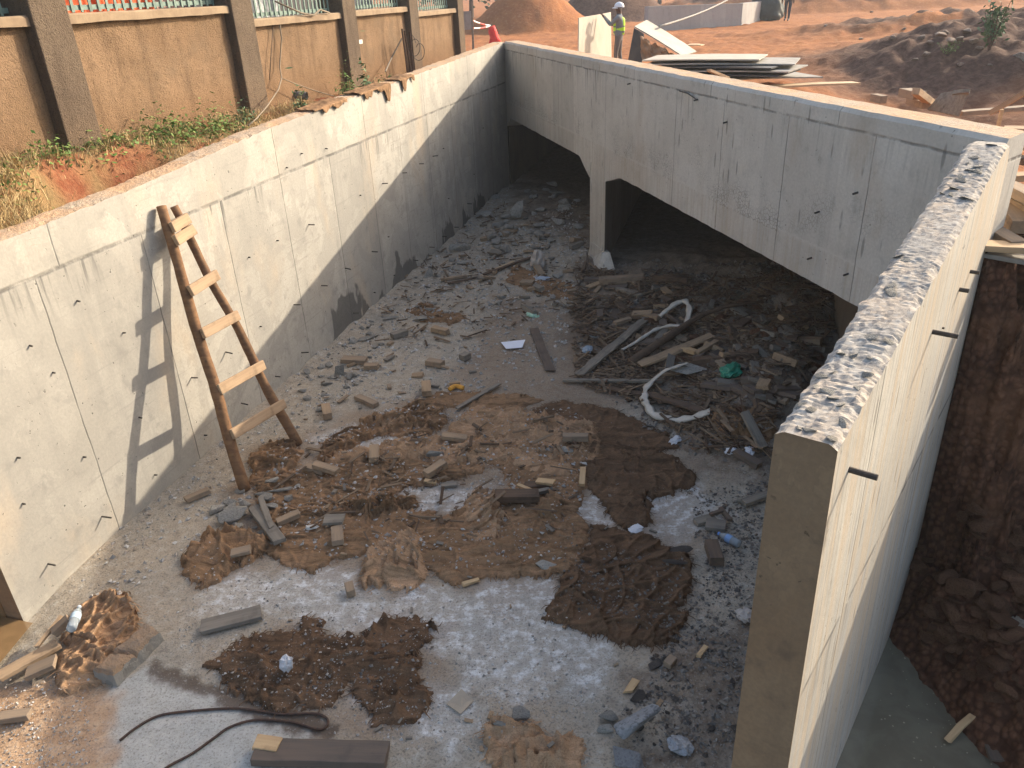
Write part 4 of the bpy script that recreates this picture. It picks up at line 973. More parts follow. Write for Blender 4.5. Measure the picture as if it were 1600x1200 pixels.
G2 = stone_mat('gravel_dark', [(.08,.072,.065), (.15,.135,.12), (.22,.20,.175), (.13,.095,.07), (.30,.27,.23)])
gravel('gravel', [([(110,900),(210,815),(460,590),(700,375),(800,300),(760,420),(560,600),(470,720),(330,830),(150,960)], 5200, .008, .035), ([(480,640),(700,400),(900,330),(920,430),(860,600),(640,630)], 4200, .008, .04),
    ([(240,950),(330,850),(480,900),(700,930),(900,960),(950,1100),(700,1190),(420,1120),(330,1080)], 2200, .004, .016), ([(430,740),(640,680),(920,700),(900,880),(700,900),(430,860)], 2200, .006, .026), ([(0,1060),(150,1050),(150,1200),(0,1200)], 700, .004, .014), ([(480,700),(920,680),(900,640),(560,640)], 900, .006, .024)], G1, 'loose grey gravel and grit over the floor', 701)
gravel('dark_grit', [([(880,480),(1280,440),(1300,560),(1210,720),(1190,760),(1080,720),(930,610)], 5200, .008, .04), ([(1090,770),(1200,760),(1180,1200),(960,1200),(1040,1000),(1090,900)], 4800, .005, .024), ([(950,420),(1280,450),(1270,500),(960,500)], 1200, .012, .06), ([(880,840),(1070,880),(1050,1000),(870,960)], 900, .005, .02), ([(340,1020),(680,990),(660,1130),(360,1080)], 900, .004, .018)], G2, 'dark grit and crumbled debris by the near wall and the right culvert', 702)

# ------------------------------------------------------------------ boards, offcuts and other finds on the floor
def board(name, p0, p1, w, t, mat, label, group=None, cat='timber', lift=0.0, roll=0.0, ground=None, tilt=0.0, rough=.004, curve=0.0, bev=.004):
    g = ground or fat
    A = g(*p0) if len(p0) == 2 else np.array(p0, float); B = g(*p1) if len(p1) == 2 else np.array(p1, float)
    d = B-A; L = np.linalg.norm(d); d = d/L; sv = np.cross((0, 0, 1), d); sv /= np.linalg.norm(sv); up = np.cross(d, sv)
    n = max(2, int(L/.12)+1); mb = MB(); xs = np.linspace(-L/2, L/2, n); r = random.Random(label)
    ring = [(-w/2, -t/2), (w/2, -t/2), (w/2, t/2), (-w/2, t/2)]; vs = []
    for i, x in enumerate(xs):
        k = curve*(4*(x/L)**2-1)
        for (yy, zz) in ring:
            e = r.uniform(-rough, rough)*2 if i in (0, n-1) else 0
            vs.append((x+e, yy+r.uniform(-rough, rough)*.6+k*.3, zz+r.uniform(-rough, rough)*.5+k))
    fs = [(0, 3, 2, 1), tuple((n-1)*4+j for j in range(4))]
    for i in range(n-1):
        for j in range(4):
            j2 = (j+1) % 4; fs.append((i*4+j, i*4+j2, (i+1)*4+j2, (i+1)*4+j))
    mb.add(vs, fs)
    o = mb.build(name, mat, None, bevel=bev if t > .02 else 0)
    R = Matrix((d, sv, up)).transposed() @ Matrix.Rotation(roll, 3, 'X') @ Matrix.Rotation(tilt, 3, 'Y')
    C_ = (A+B)/2; C_[2] += t/2+lift
    o.matrix_world = Matrix.Translation(C_) @ R.to_4x4()
    return tag(o, label, cat, group)
OC = 'sawn wood offcuts on the floor'
of = lambda a, b, lab, w=.095, t=.05, mat='offcut', lift=.012, **k: board('wood_offcut', a, b, w, t, M[mat], lab, OC, 'wood block', lift, **k)
of((291,786),(328,771),'lone wood block on the bare floor left of the ladder foot', .07)
of((481,735),(512,744),'pale wood block lying under another block right of the ladder foot', .12, .045)
of((494,741),(530,752),'wood block resting on a paler block right of the ladder foot', .085, .05, lift=.05)
of((587,712),(586,731),'upright set wood cube with two nail holes on the brown burlap', .10, .06)
of((666,604),(668,624),'wood block standing alone just left of the yellow scrap', .11, .07)
of((559,624),(588,637),'wood block with a nail hole at the upper edge of the burlap', .09)
of((510,641),(513,657),'small wood cube between the ladder and the folded tan strip', .10, .08)
of((666,752),(696,734),'dark topped wood block slanting beside the white floor patch', .09, .07)
of((663,757),(682,758),'fresh yellow wood chip under the dark topped block', .05, .03, 'freshwood')
of((690,762),(715,760),'thin grey board half under the burlap by the white floor patch', .07, .025, 'greywood')
of((692,692),(730,693),'half pale half grey wood block in the light brown burlap', .10, .045)
of((879,697),(919,698),'long plain wood block right of the light brown burlap', .085, .06)
of((909,765),(911,741),'narrow splinter like block standing in the burlap right of the white patches', .055, .04, 'freshwood')
of((434,826),(470,814),'wood block beside the two crossed grey planks', .08)
of((528,832),(530,860),'wood block forming the stem of a T under a grey board', .10, .05)
of((508,826),(540,824),'grey board forming the cross bar of the T', .13, .03, 'greywood', lift=.05)
of((775,791),(843,787),'long dark brown timber across the burlap at the floor centre', .13, .07, 'darkwood', lift=.03)
of((820,765),(858,764),'brown board in the cluster right of the central burlap knot', .10, .03, 'darkwood')
of((810,768),(832,776),'pale thin batten in the cluster right of the central burlap knot', .04, .025, 'freshwood', lift=.03)
of((826,782),(860,772),'grey batten pointing up right in the cluster by the burlap knot', .05, .035, 'greywood')
of((840,762),(866,768),'wedge shaped fresh offcut on top of the cluster by the burlap knot', .08, .03, 'freshwood', lift=.05)
of((1110,856),(1120,886),'dark wet wood block below the blue water bottle', .11, .08, 'darkwood')
of((1103,824),(1134,828),'square grey board above the blue water bottle', .14, .035, 'greywood', lift=.02)
of((1086,820),(1116,812),'pale grey board under the square grey board', .09, .03, 'greywood')
of((1109,813),(1129,807),'thin dark batten on the square grey board', .03, .03, 'darkwood', lift=.05)
of((1124,800),(1140,820),'dark batten leaning beside the square grey board', .04, .035, 'darkwood', lift=.03)
of((546,919),(550,934),'small wood cube on the bare floor below the pleated burlap heap', .07, .06)
of((722,918),(748,909),'fresh split stick on the pale floor below the burlap edge', .035, .025, 'freshwood', rough=.009)
of((364,879),(396,873),'flat wood block on the twisted burlap bundle', .10, .03, lift=.05)
of((44,1058),(92,1046),'square wood block at the edge of the puddle burlap', .12, .04)
of((0,1128),(50,1121),'wood block on the sunlit orange sand', .075, .045)
of((88,998),(118,985),'wood block behind the bottle by the puddle', .07, .06, lift=.03)
of((668,570),(692,574),'brick shaped wood block left of the white paper', .11, .07)
of((535,566),(573,568),'brown topped wood block in the rubble above the burlap', .14, .06)
of((570,577),(591,577),'small brown block right of the brown topped one in the rubble', .10, .06)
of((613,530),(636,523),'squared grey block on the dusty floor near the small burlap scrap', .10, .07, 'greywood')
of((676,518),(700,524),'small tan block right of the long grey concrete stub', .10, .07)
of((722,565),(732,560),'grey cube left of the white paper', .10, .08, 'greywood')
of((690,440),(730,434),'batten on the floor below the long wall shadow', .06, .04)
of((1090,1030),(1102,1016),'fresh split sliver on the grey grit near the wall end', .035, .02, 'freshwood', rough=.01)
of((980,1085),(992,1068),'bright split wood chip beside a stone near the grey block', .045, .02, 'freshwood', rough=.012)
of((1042,1046),(1052,1034),'small wood crumb among the grey stones near the wall end', .06, .05)
PL = 'long planks and sticks on the floor'
pk = lambda a, b, lab, w=.09, t=.03, mat='greywood', lift=.02, **k: board('plank', a, b, w, t, M[mat], lab, PL, 'plank', lift, **k)
pk((399,800),(440,858),'thick grey plank pointing at the twisted burlap bundle', .11, .04, lift=.03)
pk((410,790),(428,838),'split pale plank lying along the thick grey plank', .05, .03, lift=.06, rough=.01)
pk((316,986),(410,962),'short grey plank alone on the pale gritty floor', .14, .035)
pk((402,1183),(606,1188),'broad stained plank cut by the bottom edge of the view', .16, .06, 'darkwood')
pk((402,1172),(440,1178),'fresh broken piece on the end of the broad stained plank', .10, .03, 'freshwood', lift=.06)
pk((0,1066),(94,1014),'long plank beside the puddle', .10, .035, 'offcut', lift=.03)
pk((62,1022),(100,974),'thin lath crossing the puddle burlap', .03, .02, 'offcut', lift=.06)
pk((714,643),(781,604),'narrow dark metal like strip beside the yellow scrap', .05, .02, 'greywood', lift=.03)
pk((834,516),(860,582),'flat splintered dark board right of the white paper', .12, .015, 'darkwood', rough=.012)
pk((905,592),(1010,503),'long rough slab rising from the paper side to the pier', .12, .03, 'greywood', lift=.04, rough=.015)
pk((880,598),(1035,600),'long thin batten lying level in front of the debris', .06, .03, 'greywood', lift=.02)
pk((1010,620),(1110,652),'twisted board inside the white hose loop', .10, .03, 'darkwood', lift=.03, rough=.012)
pk((955,612),(1012,622),'splintered board left of the white hose loop', .08, .03, 'darkwood')
pk((1000,580),(1110,535),'wide peeled bark slab across the debris', .13, .03, 'offcut', lift=.07, rough=.015)
pk((1083,575),(1185,562),'round brown pole above the green plastic', .11, .09, 'darkwood', lift=.03)
pk((1065,553),(1088,560),'fresh angled cut forming a corner on the debris', .10, .04, 'freshwood', lift=.06)
pk((1088,562),(1120,543),'second arm of the fresh cut corner on the debris', .07, .05, 'offcut', lift=.06)
pk((960,512),(985,505),'pale T shaped offcut left of the hose on the debris', .08, .04, 'offcut', lift=.05)
pk((1035,521),(1066,520),'short board inside the upper hose bend', .07, .04, 'offcut', lift=.05)
pk((1040,503),(1062,515),'sloping board inside the upper hose bend', .05, .04, 'darkwood', lift=.08)
pk((1098,606),(1145,612),'plank end in front of the green plastic', .10, .05, 'darkwood', lift=.02)
pk((1145,610),(1186,630),'dark plank running right below the green plastic', .10, .05, 'darkwood', lift=.02)
pk((1148,712),(1186,735),'broken plank beside the white rags at the near wall', .09, .06, 'darkwood', lift=.02)
pk((1160,672),(1192,710),'plank leaning under the burlap at the near wall', .09, .04, 'greywood', lift=.05)
pk((1160,792),(1200,778),'stub of plank touching the near wall low down', .08, .04, 'greywood', lift=.02)
pk((1150,785),(1180,790),'thin green grey stick near the near wall', .03, .03, 'greywood', lift=.01)
pk((700,446),(748,436),'dark lath on the dust below the big grey concrete block', .04, .03, 'darkwood')
pk((755,432),(830,405),'long dark lath left of the white sack', .05, .03, 'darkwood')
pk((775,424),(802,413),'white painted lath left of the white sack', .05, .03, 'ply')
pk((936,446),(1006,441),'thick plank lying at the foot of the pier', .14, .10, 'offcut', lift=.02)
pk((1020,440),(1075,445),'log at the lip of the right culvert cell', .10, .09, 'darkwood', lift=.02)
pk((965,455),(1000,467),'weathered board below the pier foot', .10, .04, 'greywood', lift=.03)
# dark stick arching over the debris
mb = MB(); pts = [fat(*p)+np.array([0, 0, h]) for p, h in [((985,572),.06),((1040,540),.10),((1090,512),.16),((1130,497),.16),((1190,486),.12)]]
mb.tube(pts, [.05, .05, .04, .03, .015], 7, wob=.12); tag(mb.build('branch', M['darkwood'], None, smooth=True), 'long dark branch reaching over the debris towards the culvert', 'branch')
for i, (p, lab) in enumerate([([(905,445),(918,400)], 'leftmost thin dark stick leaning on the pier'), ([(918,445),(917,395)], 'middle thin dark stick leaning on the pier'), ([(935,440),(915,405)], 'thin dark stick leaning across the pier foot')]):
    A = fat(*p[0]); B = onplane(*p[1], C0-nh*.08, nh); mb = MB(); mb.tube([A, (A+B)/2+np.array([.02, 0, .02]), B], .014, 6); tag(mb.build('stick', M['darkwood'], None), lab, 'stick', 'sticks leaning on the pier')
# anonymous offcuts in the debris
proto = {}
for mt in ('offcut', 'greywood', 'darkwood'):
    for q in range(4):
        mb = MB(); mb.box((0, 0, 0), (1, random.uniform(.28, .5), random.uniform(.12, .3)), jit=.035); proto[(mt, q)] = mb.mesh('offcut_mesh', M[mt])
def litter(poly, n, seed, mats, lab, grp, s0=.10, s1=.34):
    for q in scatter_px(poly, n, seed):
        s = random.uniform(s0, s1); P = fat(*q)
        place('wood_offcut', proto[(random.choice(mats), random.randrange(4))], P, s, tilt=.3, z=.35, label=lab, cat='wood scrap', group=grp)
litter([(920,440),(1010,445),(1120,480),(1250,470),(1285,560),(1210,660),(1130,600),(980,560),(920,500)], 190, 811, ['offcut','darkwood','darkwood','greywood'], 'dark wood scrap strewn in the debris before the right culvert cell', 'wood scraps in the dark debris', .07, .28)
litter([(720,340),(900,350),(905,470),(800,500),(720,460)], 34, 812, ['offcut','greywood'], 'wood scrap strewn on the floor before the left culvert cell', 'wood scraps before the left cell', .10, .30)
litter([(470,560),(640,500),(760,540),(740,620),(560,640),(480,620)], 20, 813, ['offcut','greywood'], 'wood scrap on the dusty floor above the burlap', 'wood scraps above the burlap', .05, .16)
litter([(430,690),(900,690),(1060,760),(1060,980),(880,930),(500,880)], 30, 814, ['offcut','greywood'], 'little wood splinter scattered over the burlap', 'splinters over the burlap', .03, .09)
litter([(480,920),(900,950),(1150,900),(1160,1180),(600,1180),(330,1010)], 30, 815, ['offcut','greywood'], 'tiny wood splinter on the bare floor in front', 'splinters on the front floor', .025, .06)
# twigs, bark and splinters: a mass nobody could count
def twigs(name, poly, n, mat, label, seed):
    r = np.random.default_rng(seed); W = np.array([at(*p)[:2] for p in poly]); lo = W.min(0); hi = W.max(0); mb = MB()
    c = r.uniform(lo, hi, (n*5, 2)); c = c[(sdf_poly(c[:, 0], c[:, 1], W) < 0) & (fbm(c[:, 0]*1.8, c[:, 1]*1.8, seed, 3) > r.uniform(-.7, .4, len(c)))][:n]; z = top_h(c[:, 0], c[:, 1])
    for (x, y), zz in zip(c, z):
        L = .04+.26*r.random()**2.5; a = r.uniform(0, 6.28); e = r.normal()*.25; d = Vector((math.cos(a), math.sin(a), e*.6)); w = r.uniform(.006, .02)
        R = Vector(d).to_track_quat('X', 'Z').to_matrix(); mb.box((x, y, zz+.01+abs(e)*L*.3+r.uniform(0, .04)), (L, w*r.uniform(1, 2.2), w*.6), R, jit=w*.25)
    return tag(mb.build(name, mat, None), label, None, None, 'stuff')
MT = stone_mat('twig_mix', [(.07,.045,.03), (.13,.085,.055), (.20,.14,.09), (.10,.07,.05), (.27,.19,.12)])
twigs('wood_litter', [(905,425),(1010,440),(1130,470),(1270,480),(1300,560),(1215,690),(1190,740),(1090,720),(1010,640),(900,600),(890,500)], 4200, MT, 'brown twigs, bark and splinters matted over the debris heap', 881)
twigs('wood_litter', [(700,330),(930,330),(920,480),(640,560),(470,620),(480,700),(900,660),(900,860),(500,860),(440,760)], 700, MT, 'fine twigs and splinters strewn over the floor and burlap', 882)
# particular stones and concrete pieces
def stone(p, size, seed, mat, lab, rz=None, flat=.5, z=.5, tilt=.1, n=12, dz=0):
    P = fat(*p); P[2] += dz
    return place('concrete_lump', chunk_mesh('lump', seed, mat, flat, n), P, size, rz, tilt, z, lab, 'concrete lump', 'concrete lumps')
stone((998,1140), (.34,.22,.26), 901, R_GRN, 'large speckled grey block near the wall end', .3, .6, .6, n=9)
stone((985,1188), (.24,.24,.14), 902, R_GRN, 'speckled grey slab cut by the bottom edge below the large block', 0, .4, n=9)
stone((951,1124), (.09,.15,.10), 903, R_GRY, 'upright little grey stone left of the large speckled block'); stone((946,1144), (.12,.09,.08), 904, R_GRY, 'lower little grey stone left of the large speckled block')
stone((853,888), (.19,.13,.05), 905, R_GRY, 'flat pale grey stone between the burlap sheets', .2)
stone((1060,868), (.26,.13,.06), 906, R_DRK, 'dark flat slab at the edge of the dark burlap rectangle', .1); stone((1056,888), (.24,.10,.04), 907, R_DRK, 'thin dark flake below the dark flat slab', -.1)
stone((367,812), (.30,.24,.22), 908, R_GRY, 'cracked grey concrete lump beside the ladder foot', .4, .6); stone((340,800), (.18,.16,.16), 909, R_GRY, 'smaller grey lump left of the cracked concrete lump'); stone((385,790), (.13,.12,.12), 910, R_GRY, 'grey lump between the cracked lump and the ladder')
stone((427,762), (.16,.11,.10), 911, R_GRY, 'white capped grey lump right of the ladder foot'); stone((440,772), (.34,.08,.06), 912, R_GRY, 'long thin grey concrete flake right of the ladder foot', .2)
stone((490,831), (.14,.09,.06), 913, simple('chalk_stone', (.58,.56,.52), (.48,.46,.42), 8), 'white flat stone left of the T of boards', .1)
stone((682,717), (.21,.13,.12), 914, R_GRY, 'pale topped concrete cube on the burlap above the dark topped block', .05, .7); stone((885,712), (.15,.11,.09), 915, R_GRY, 'grey brick corner below the long plain wood block', -.5, .7)
stone((662,502), (.36,.17,.13), 916, R_GRY, 'long grey concrete stub on the dusty floor', -.3, .7, n=9); stone((719,392), (.46,.36,.26), 917, R_GRY, 'biggest grey concrete block at the foot of the long wall', .2, .6, n=9); stone((725,412), (.32,.22,.12), 918, R_GRY, 'flat grey block in front of the biggest one at the long wall')
stone((668,432), (.22,.15,.22), 919, R_GRY, 'pointed pale stone left of the biggest grey block', .5, .9); stone((533,588), (.17,.14,.24), 920, R_GRY, 'square grey concrete stub standing below the brown topped block', .1, .9, n=10); stone((548,592), (.14,.12,.16), 921, R_GRY, 'rough grey lump right of the square standing stub')
stone((932,525), (.34,.22,.08), 922, R_GRY, 'flat blue grey slab left of the debris', .5); stone((1075,590), (.50,.30,.06), 923, R_GRY, 'large flat grey board like slab above the hose loop', .1, dz=.1); stone((812,340), (.42,.30,.50), 924, R_GRY, 'tilted grey slab standing in the heap at the left cell', .4, .9, tilt=.35)
stone((575,530), (.36,.20,.07), 925, R_GRY, 'thin broken grey slab on the dusty strip', .6); stone((610,498), (.30,.12,.07), 926, R_GRY, 'long thin grey flake near the shadow line foot', .3); stone((1040,1030), (.10,.08,.06), 927, R_DRK, 'dark stone beside the small wood crumb'); stone((1025,1040), (.14,.09,.05), 928, R_DRK, 'flat dark stone left of the small wood crumb')
stone((995,1090), (.10,.15,.05), 929, R_DRK, 'dark flat stone below the bright split chip'); stone((780,1145), (.08,.06,.04), 930, R_GRY, 'pebble like lump left of the burlap swirl'); stone((815,1120), (.17,.13,.11), 931, R_GRY, 'pale square concrete stub above the burlap swirl', .15, .8, n=9)
# broken kerb like concrete piece with a sandy top
P = fat(207, 1030); mb = MB(); n = 16; t = np.linspace(-1, 1, n); vs = []
R_ = Matrix.Rotation(math.radians(63), 3, 'Z')
kb = empty('broken_kerb', P, 'broken concrete kerb piece with a sandy top by the puddle burlap', 'concrete piece')
xs = np.linspace(-.23, .23, 30); ysn = np.linspace(-.085, .085, 12); XX, YY = np.meshgrid(xs, ysn, indexing='ij')
ed = np.minimum(np.minimum(.23-np.abs(XX), .085-np.abs(YY))/.02, 1)
ZZ = .115+.012*fbm(XX*8, YY*8, 950, 4)-.05*sstep(1, 0, ed)*(.4+np.abs(pn(XX*9, YY*9, 951)))-.035*np.exp(-((XX+.04+.2*YY)/.014)**2)
mb.grid(XX+.02*pn(XX*6, YY*6, 953), YY+.018*pn(XX*7, YY*5, 952), ZZ, 1)
ring = [(i, 0) for i in range(30)]+[(29, j) for j in range(1, 12)]+[(i, 11) for i in range(28, -1, -1)]+[(0, j) for j in range(10, 0, -1)]
V0 = [mb.v[i*12+j] for i, j in ring]; b = len(mb.v); k = len(V0)
mb.add(V0+[(v[0]*1.03, v[1]*1.1, -.03) for v in V0], [(i, (i+1) % k, k+(i+1) % k, k+i) for i in range(k)], 0)
o = mb.build('kerb_body', [R_GRY, earth('sandy_crust', (.38,.255,.16), (.32,.24,.17), (.24,.2,.16), 6)], kb); o.rotation_euler = (0, 0, math.radians(66)); o.location = (0, 0, .01)

# rusty bars
def bar(name, pts, r, mat, label, cat, zz=.012):
    P = [fat(*p)+np.array([0, 0, zz]) for p in pts]; P = np.array(P); Q = []
    for i in range(len(P)-1):
        p0 = P[max(i-1, 0)]; p1 = P[i]; p2 = P[i+1]; p3 = P[min(i+2, len(P)-1)]
        for t in np.linspace(0, 1, 7)[:-1]:
            Q.append(.5*((2*p1)+(-p0+p2)*t+(2*p0-5*p1+4*p2-p3)*t*t+(-p0+3*p1-3*p2+p3)*t**3))
    Q.append(P[-1]); mb = MB(); mb.tube(Q, r, 8); return tag(mb.build(name, mat, None, smooth=True), label, cat)
bar('steel_bar', [(188,1159),(215,1138),(250,1120),(300,1113),(360,1109),(400,1112),(440,1118),(490,1117),(508,1122),(513,1131),(505,1141),(488,1140),(455,1130),(400,1127),(360,1138),(335,1155),(300,1180),(260,1202),(240,1225)], .0085, M['rebar'], 'looped rusty reinforcing bar on the smooth grey concrete', 'steel bar')
# flattened white hose: two loops
def band(name, pts, w, mat, label, cat, t=.012):
    P = np.array([fat(*p)+np.array([0, 0, h]) for p, h in pts]); Q = []
    for i in range(len(P)-1):
        p0 = P[max(i-1, 0)]; p1 = P[i]; p2 = P[i+1]; p3 = P[min(i+2, len(P)-1)]
        for q in np.linspace(0, 1, 8)[:-1]: Q.append(.5*((2*p1)+(-p0+p2)*q+(2*p0-5*p1+4*p2-p3)*q*q+(-p0+3*p1-3*p2+p3)*q**3))
    Q.append(P[-1]); Q = np.array(Q); mb = MB(); n = len(Q); vs = []
    for i in range(n):
        d = Q[min(i+1, n-1)]-Q[max(i-1, 0)]; d[2] *= .3; s = np.cross((0, 0, 1), d); s /= np.linalg.norm(s)
        ww = w*(.85+.55*pn(i*.31, 0, 77)); lean = .55+.35*pn(i*.15, 3, 78)
        for sg, zz in ((-1, 0), (-.4, t*(1+.8*pn(i*.5, 7, 79))), (.5, t*.9), (1, t*.3), (.3, -t*.2)):
            vs.append(Q[i]+s*sg*ww/2+np.array([0, 0, zz+(sg+1)*ww*.28*lean]))
    fs = [(i*5+j, i*5+(j+1) % 5, (i+1)*5+(j+1) % 5, (i+1)*5+j) for i in range(n-1) for j in range(5)]+[tuple(range(5))[::-1], tuple((n-1)*5+j for j in range(5))]
    mb.add(vs, fs); return tag(mb.build(name, mat, None, smooth=True), label, cat)
Mh = simple('white_hose', (.60,.55,.47), (.46,.41,.34), 8, .7, .4, .01)
band('flat_hose', [((1072,588),.16),((1040,597),.14),((1013,610),.06),((1006,627),.04),((1012,643),.05),((1022,655),.04),((1048,661),.04),((1075,664),.06),((1108,656),.09)], .10, Mh, 'white flattened hose curled in an open C on the debris', 'hose')
band('flat_hose', [((972,552),.04),((1000,540),.08),((1022,528),.10),((1045,523),.12),((1066,524),.12)], .055, Mh, 'white strip slanting across the slabs left of the hose bend', 'hose')
band('flat_hose', [((1030,506),.10),((1050,496),.16),((1068,491),.18),((1076,500),.14),((1070,521),.08)], .09, Mh, 'white hose bent over in a hook on top of the debris', 'hose')
# paper, plastic, bottles, bags
def crumple(name, p, size, seed, mat, label, cat, flat=.7, dz=0.0):
    bm = bmesh.new(); bmesh.ops.create_icosphere(bm, subdivisions=3, radius=.5)
    for v in bm.verts:
        a = np.array(v.co); k = 1+.35*float(fbm(a[0]*4+seed, a[1]*4+a[2]*3, seed, 3)); v.co = v.co*k; v.co.z *= flat
    me = bpy.data.meshes.new(name); bm.to_mesh(me); bm.free(); me.materials.append(mat)
    P = fat(*p); P[2] += dz
    o = place(name, me, P, size, random.uniform(0, 6), .2, flat*.8, label, cat); return o
Mw = simple('white_plastic', (.62,.62,.64), (.5,.5,.52), 10, .45, .4, .01, spec=.5)
Mg = simple('green_plastic', (.02,.26,.15), (.015,.18,.11), 10, .4, .4, .01, spec=.5)
crumple('plastic_bag', (452,1056), (.09,.10,.16), 31, Mw, 'knotted white plastic bag on the ragged dark burlap', 'plastic bag', .8, .02)
crumple('plastic_bag', (1140,592), (.34,.22,.20), 32, Mg, 'crumpled green plastic in the dark debris', 'plastic bag', .6, .05)
crumple('plastic_wrapper', (832,494), (.20,.14,.08), 33, simple('light_green_plastic', (.25,.55,.30), (.55,.6,.55), 9, .4), 'pale green and white wrapper on the dusty floor', 'wrapper')
crumple('paper_scrap', (1163,966), (.14,.13,.12), 34, simple('dirty_paper', (.45,.40,.36), (.36,.32,.28), 8), 'crumpled pinkish grey paper cup by the near wall', 'paper')
crumple('plastic_bag', (1142,708), (.13,.10,.08), 35, Mw, 'white plastic scrap above the broken plank at the near wall', 'plastic bag')
crumple('plastic_bag', (1170,708), (.11,.10,.08), 36, Mw, 'grey white plastic scrap touching the near wall debris', 'plastic bag')
crumple('paper_scrap', (1055,690), (.17,.10,.07), 37, Mw, 'white paper scrap on the flat dark burlap edge', 'paper')
crumple('paper_scrap', (993,832), (.10,.12,.05), 38, Mw, 'twisted white paper on the top corner of the dark rectangle', 'paper', .5, .03)
crumple('plastic_sack', (841,418), (.34,.24,.34), 39, simple('white_sack', (.50,.44,.38), (.42,.36,.31), 6, .8), 'pale crumpled sack standing before the left culvert cell', 'sack', .95)
crumple('plastic_bag', (918,553), (.15,.12,.10), 40, simple('bluish_plastic', (.35,.40,.45), (.28,.32,.36), 9, .35), 'bluish plastic cup beside the long rough slab', 'plastic cup', .8, .03)
crumple('plastic_film', (1063,1168), (.16,.13,.07), 41, simple('clear_film', (.30,.31,.32), (.20,.20,.20), 9, .25, spec=.6), 'clear plastic film scrap near the bottom of the near wall', 'plastic film')
crumple('plastic_bag', (848,438), (.24,.12,.07), 42, simple('blue_grey_plastic', (.36,.42,.5), (.3,.34,.4), 9, .4), 'blue grey plastic scrap in front of the pale sack', 'plastic bag')
mb = MB(); A = [fat(*p)+np.array([0, 0, .03]) for p in [(783,540),(791,548),(816,546),(821,537)]]
A[0][2] += .02; A[3][2] += .03
mb.add(A+[a-np.array([0, 0, .004]) for a in A], [(0,1,2,3),(7,6,5,4),(0,4,5,1),(1,5,6,2),(2,6,7,3),(3,7,4,0)]); tag(mb.build('paper_sheet', simple('white_paper', (.80,.80,.84), (.76,.76,.80), 5), None), 'clean white sheet of paper on the dusty floor', 'paper')
mb = MB(); A = [fat(*p)+np.array([0, 0, .015]) for p in [(698,1102),(720,1118),(740,1097),(722,1082)]]; A[3][2] += .02
mb.add(A+[a-np.array([0, 0, .006]) for a in A], [(0,1,2,3),(7,6,5,4),(0,4,5,1),(1,5,6,2),(2,6,7,3),(3,7,4,0)]); tag(mb.build('card_scrap', simple('tan_card', (.42,.34,.25), (.34,.28,.21), 9), None), 'bent tan card scrap on the pale floor', 'card')
bar('foam_scrap', [(703,613),(712,608),(724,611)], .028, simple('orange_foam', (.75,.38,.06), (.6,.28,.05), 8), 'curved yellow orange scrap above the burlap', 'foam scrap', .04)
def bottle(p0, p1, r, label, capcol, labcol, lift=.0, fill=None):
    A = fat(*p0)+np.array([0, 0, r+lift]); B = fat(*p1)+np.array([0, 0, r*.9+lift]); L = np.linalg.norm(B-A); d = (B-A)/L
    e = empty('water_bottle', A, label, 'bottle')
    mb = MB(); prof = [(0, .6), (.02, .95), (.25, 1), (.28, .95), (.31, 1), (.62, 1), (.66, .95), (.75, .85), (.84, .5), (.88, .36), (.93, .36)]
    mb.tube([Vector(d*L*t) for t, _ in prof], [r*k for _, k in prof], 16); 
    m = Mat('bottle_plastic', .15, .5); m.col((.50,.56,.60)); m.b.inputs['Transmission Weight'].default_value = .55; m.b.inputs['IOR'].default_value = 1.2
    mb.build('bottle_body', m.done(), e, smooth=True)
    mb = MB(); mb.tube([Vector(d*L*t) for t in (.36, .60)], r*1.03, 16, cap=False); mb.build('bottle_label', simple('bottle_label', labcol, tuple(x*.8 for x in labcol), 20, .5), e, smooth=True)
    mb = MB(); mb.tube([Vector(d*L*t) for t in (.93, 1.0)], r*.42, 12); mb.build('bottle_cap', simple('bottle_cap', capcol, capcol, 5, .5), e)
bottle((121,1008),(131,966), .036, 'clear water bottle with a blue and white label by the puddle', (.5,.55,.6), (.45,.58,.68), .05)
bottle((1155,856),(1122,838), .036, 'bluish water bottle lying on the grit below the square board', (.15,.3,.7), (.20,.35,.62))

# ------------------------------------------------------------------ weeds and dry grass along the fence
def leafm(name, c1, c2):
    m = Mat(name, .7, .3); g = m.n('ShaderNodeNewGeometry').outputs['Random Per Island']; m.col(m.mix(g, c1, c2)); return m.done()
L_G = leafm('weed_leaf', (.07,.15,.03), (.20,.27,.07)); L_D = leafm('dry_grass', (.36,.25,.11), (.50,.38,.19)); L_S = leafm('bush_leaf', (.06,.12,.05), (.14,.20,.09))
def fpt(a, p): # along the left wall, perpendicular (negative is towards the fence)
    P = C0+dl*a+nl*p; P[2] = float(ground_h(P[0], P[1])); return P
def blades(name, spots, h, w, mat, label, seed, lean=.5, kind='stuff', cat=None, droop=.4):
    r = np.random.default_rng(seed); V = []; F = []; k = 0
    for P in spots:
        L = h*r.uniform(.5, 1.2); a = r.uniform(0, 6.28); ln = lean*r.uniform(.2, 1.2); dx, dy = math.cos(a), math.sin(a); ww = w*r.uniform(.6, 1.2); b = r.uniform(0, 6.28); bx, by = math.cos(b), math.sin(b)
        for t in (0, .5, 1.0):
            c = np.array([P[0]+dx*ln*L*t**1.6, P[1]+dy*ln*L*t**1.6, P[2]-.01+L*(t-droop*ln*t*t)]); q = ww*(1-t*.85)
            V += [c-np.array([bx, by, 0])*q, c+np.array([bx, by, 0])*q]
        F += [(k, k+1, k+3, k+2), (k+2, k+3, k+5, k+4)]; k += 6
    return tag(obj(name, npmesh(name, np.array(V), np.array(F), mat, smooth=False)), label, cat, None, kind)
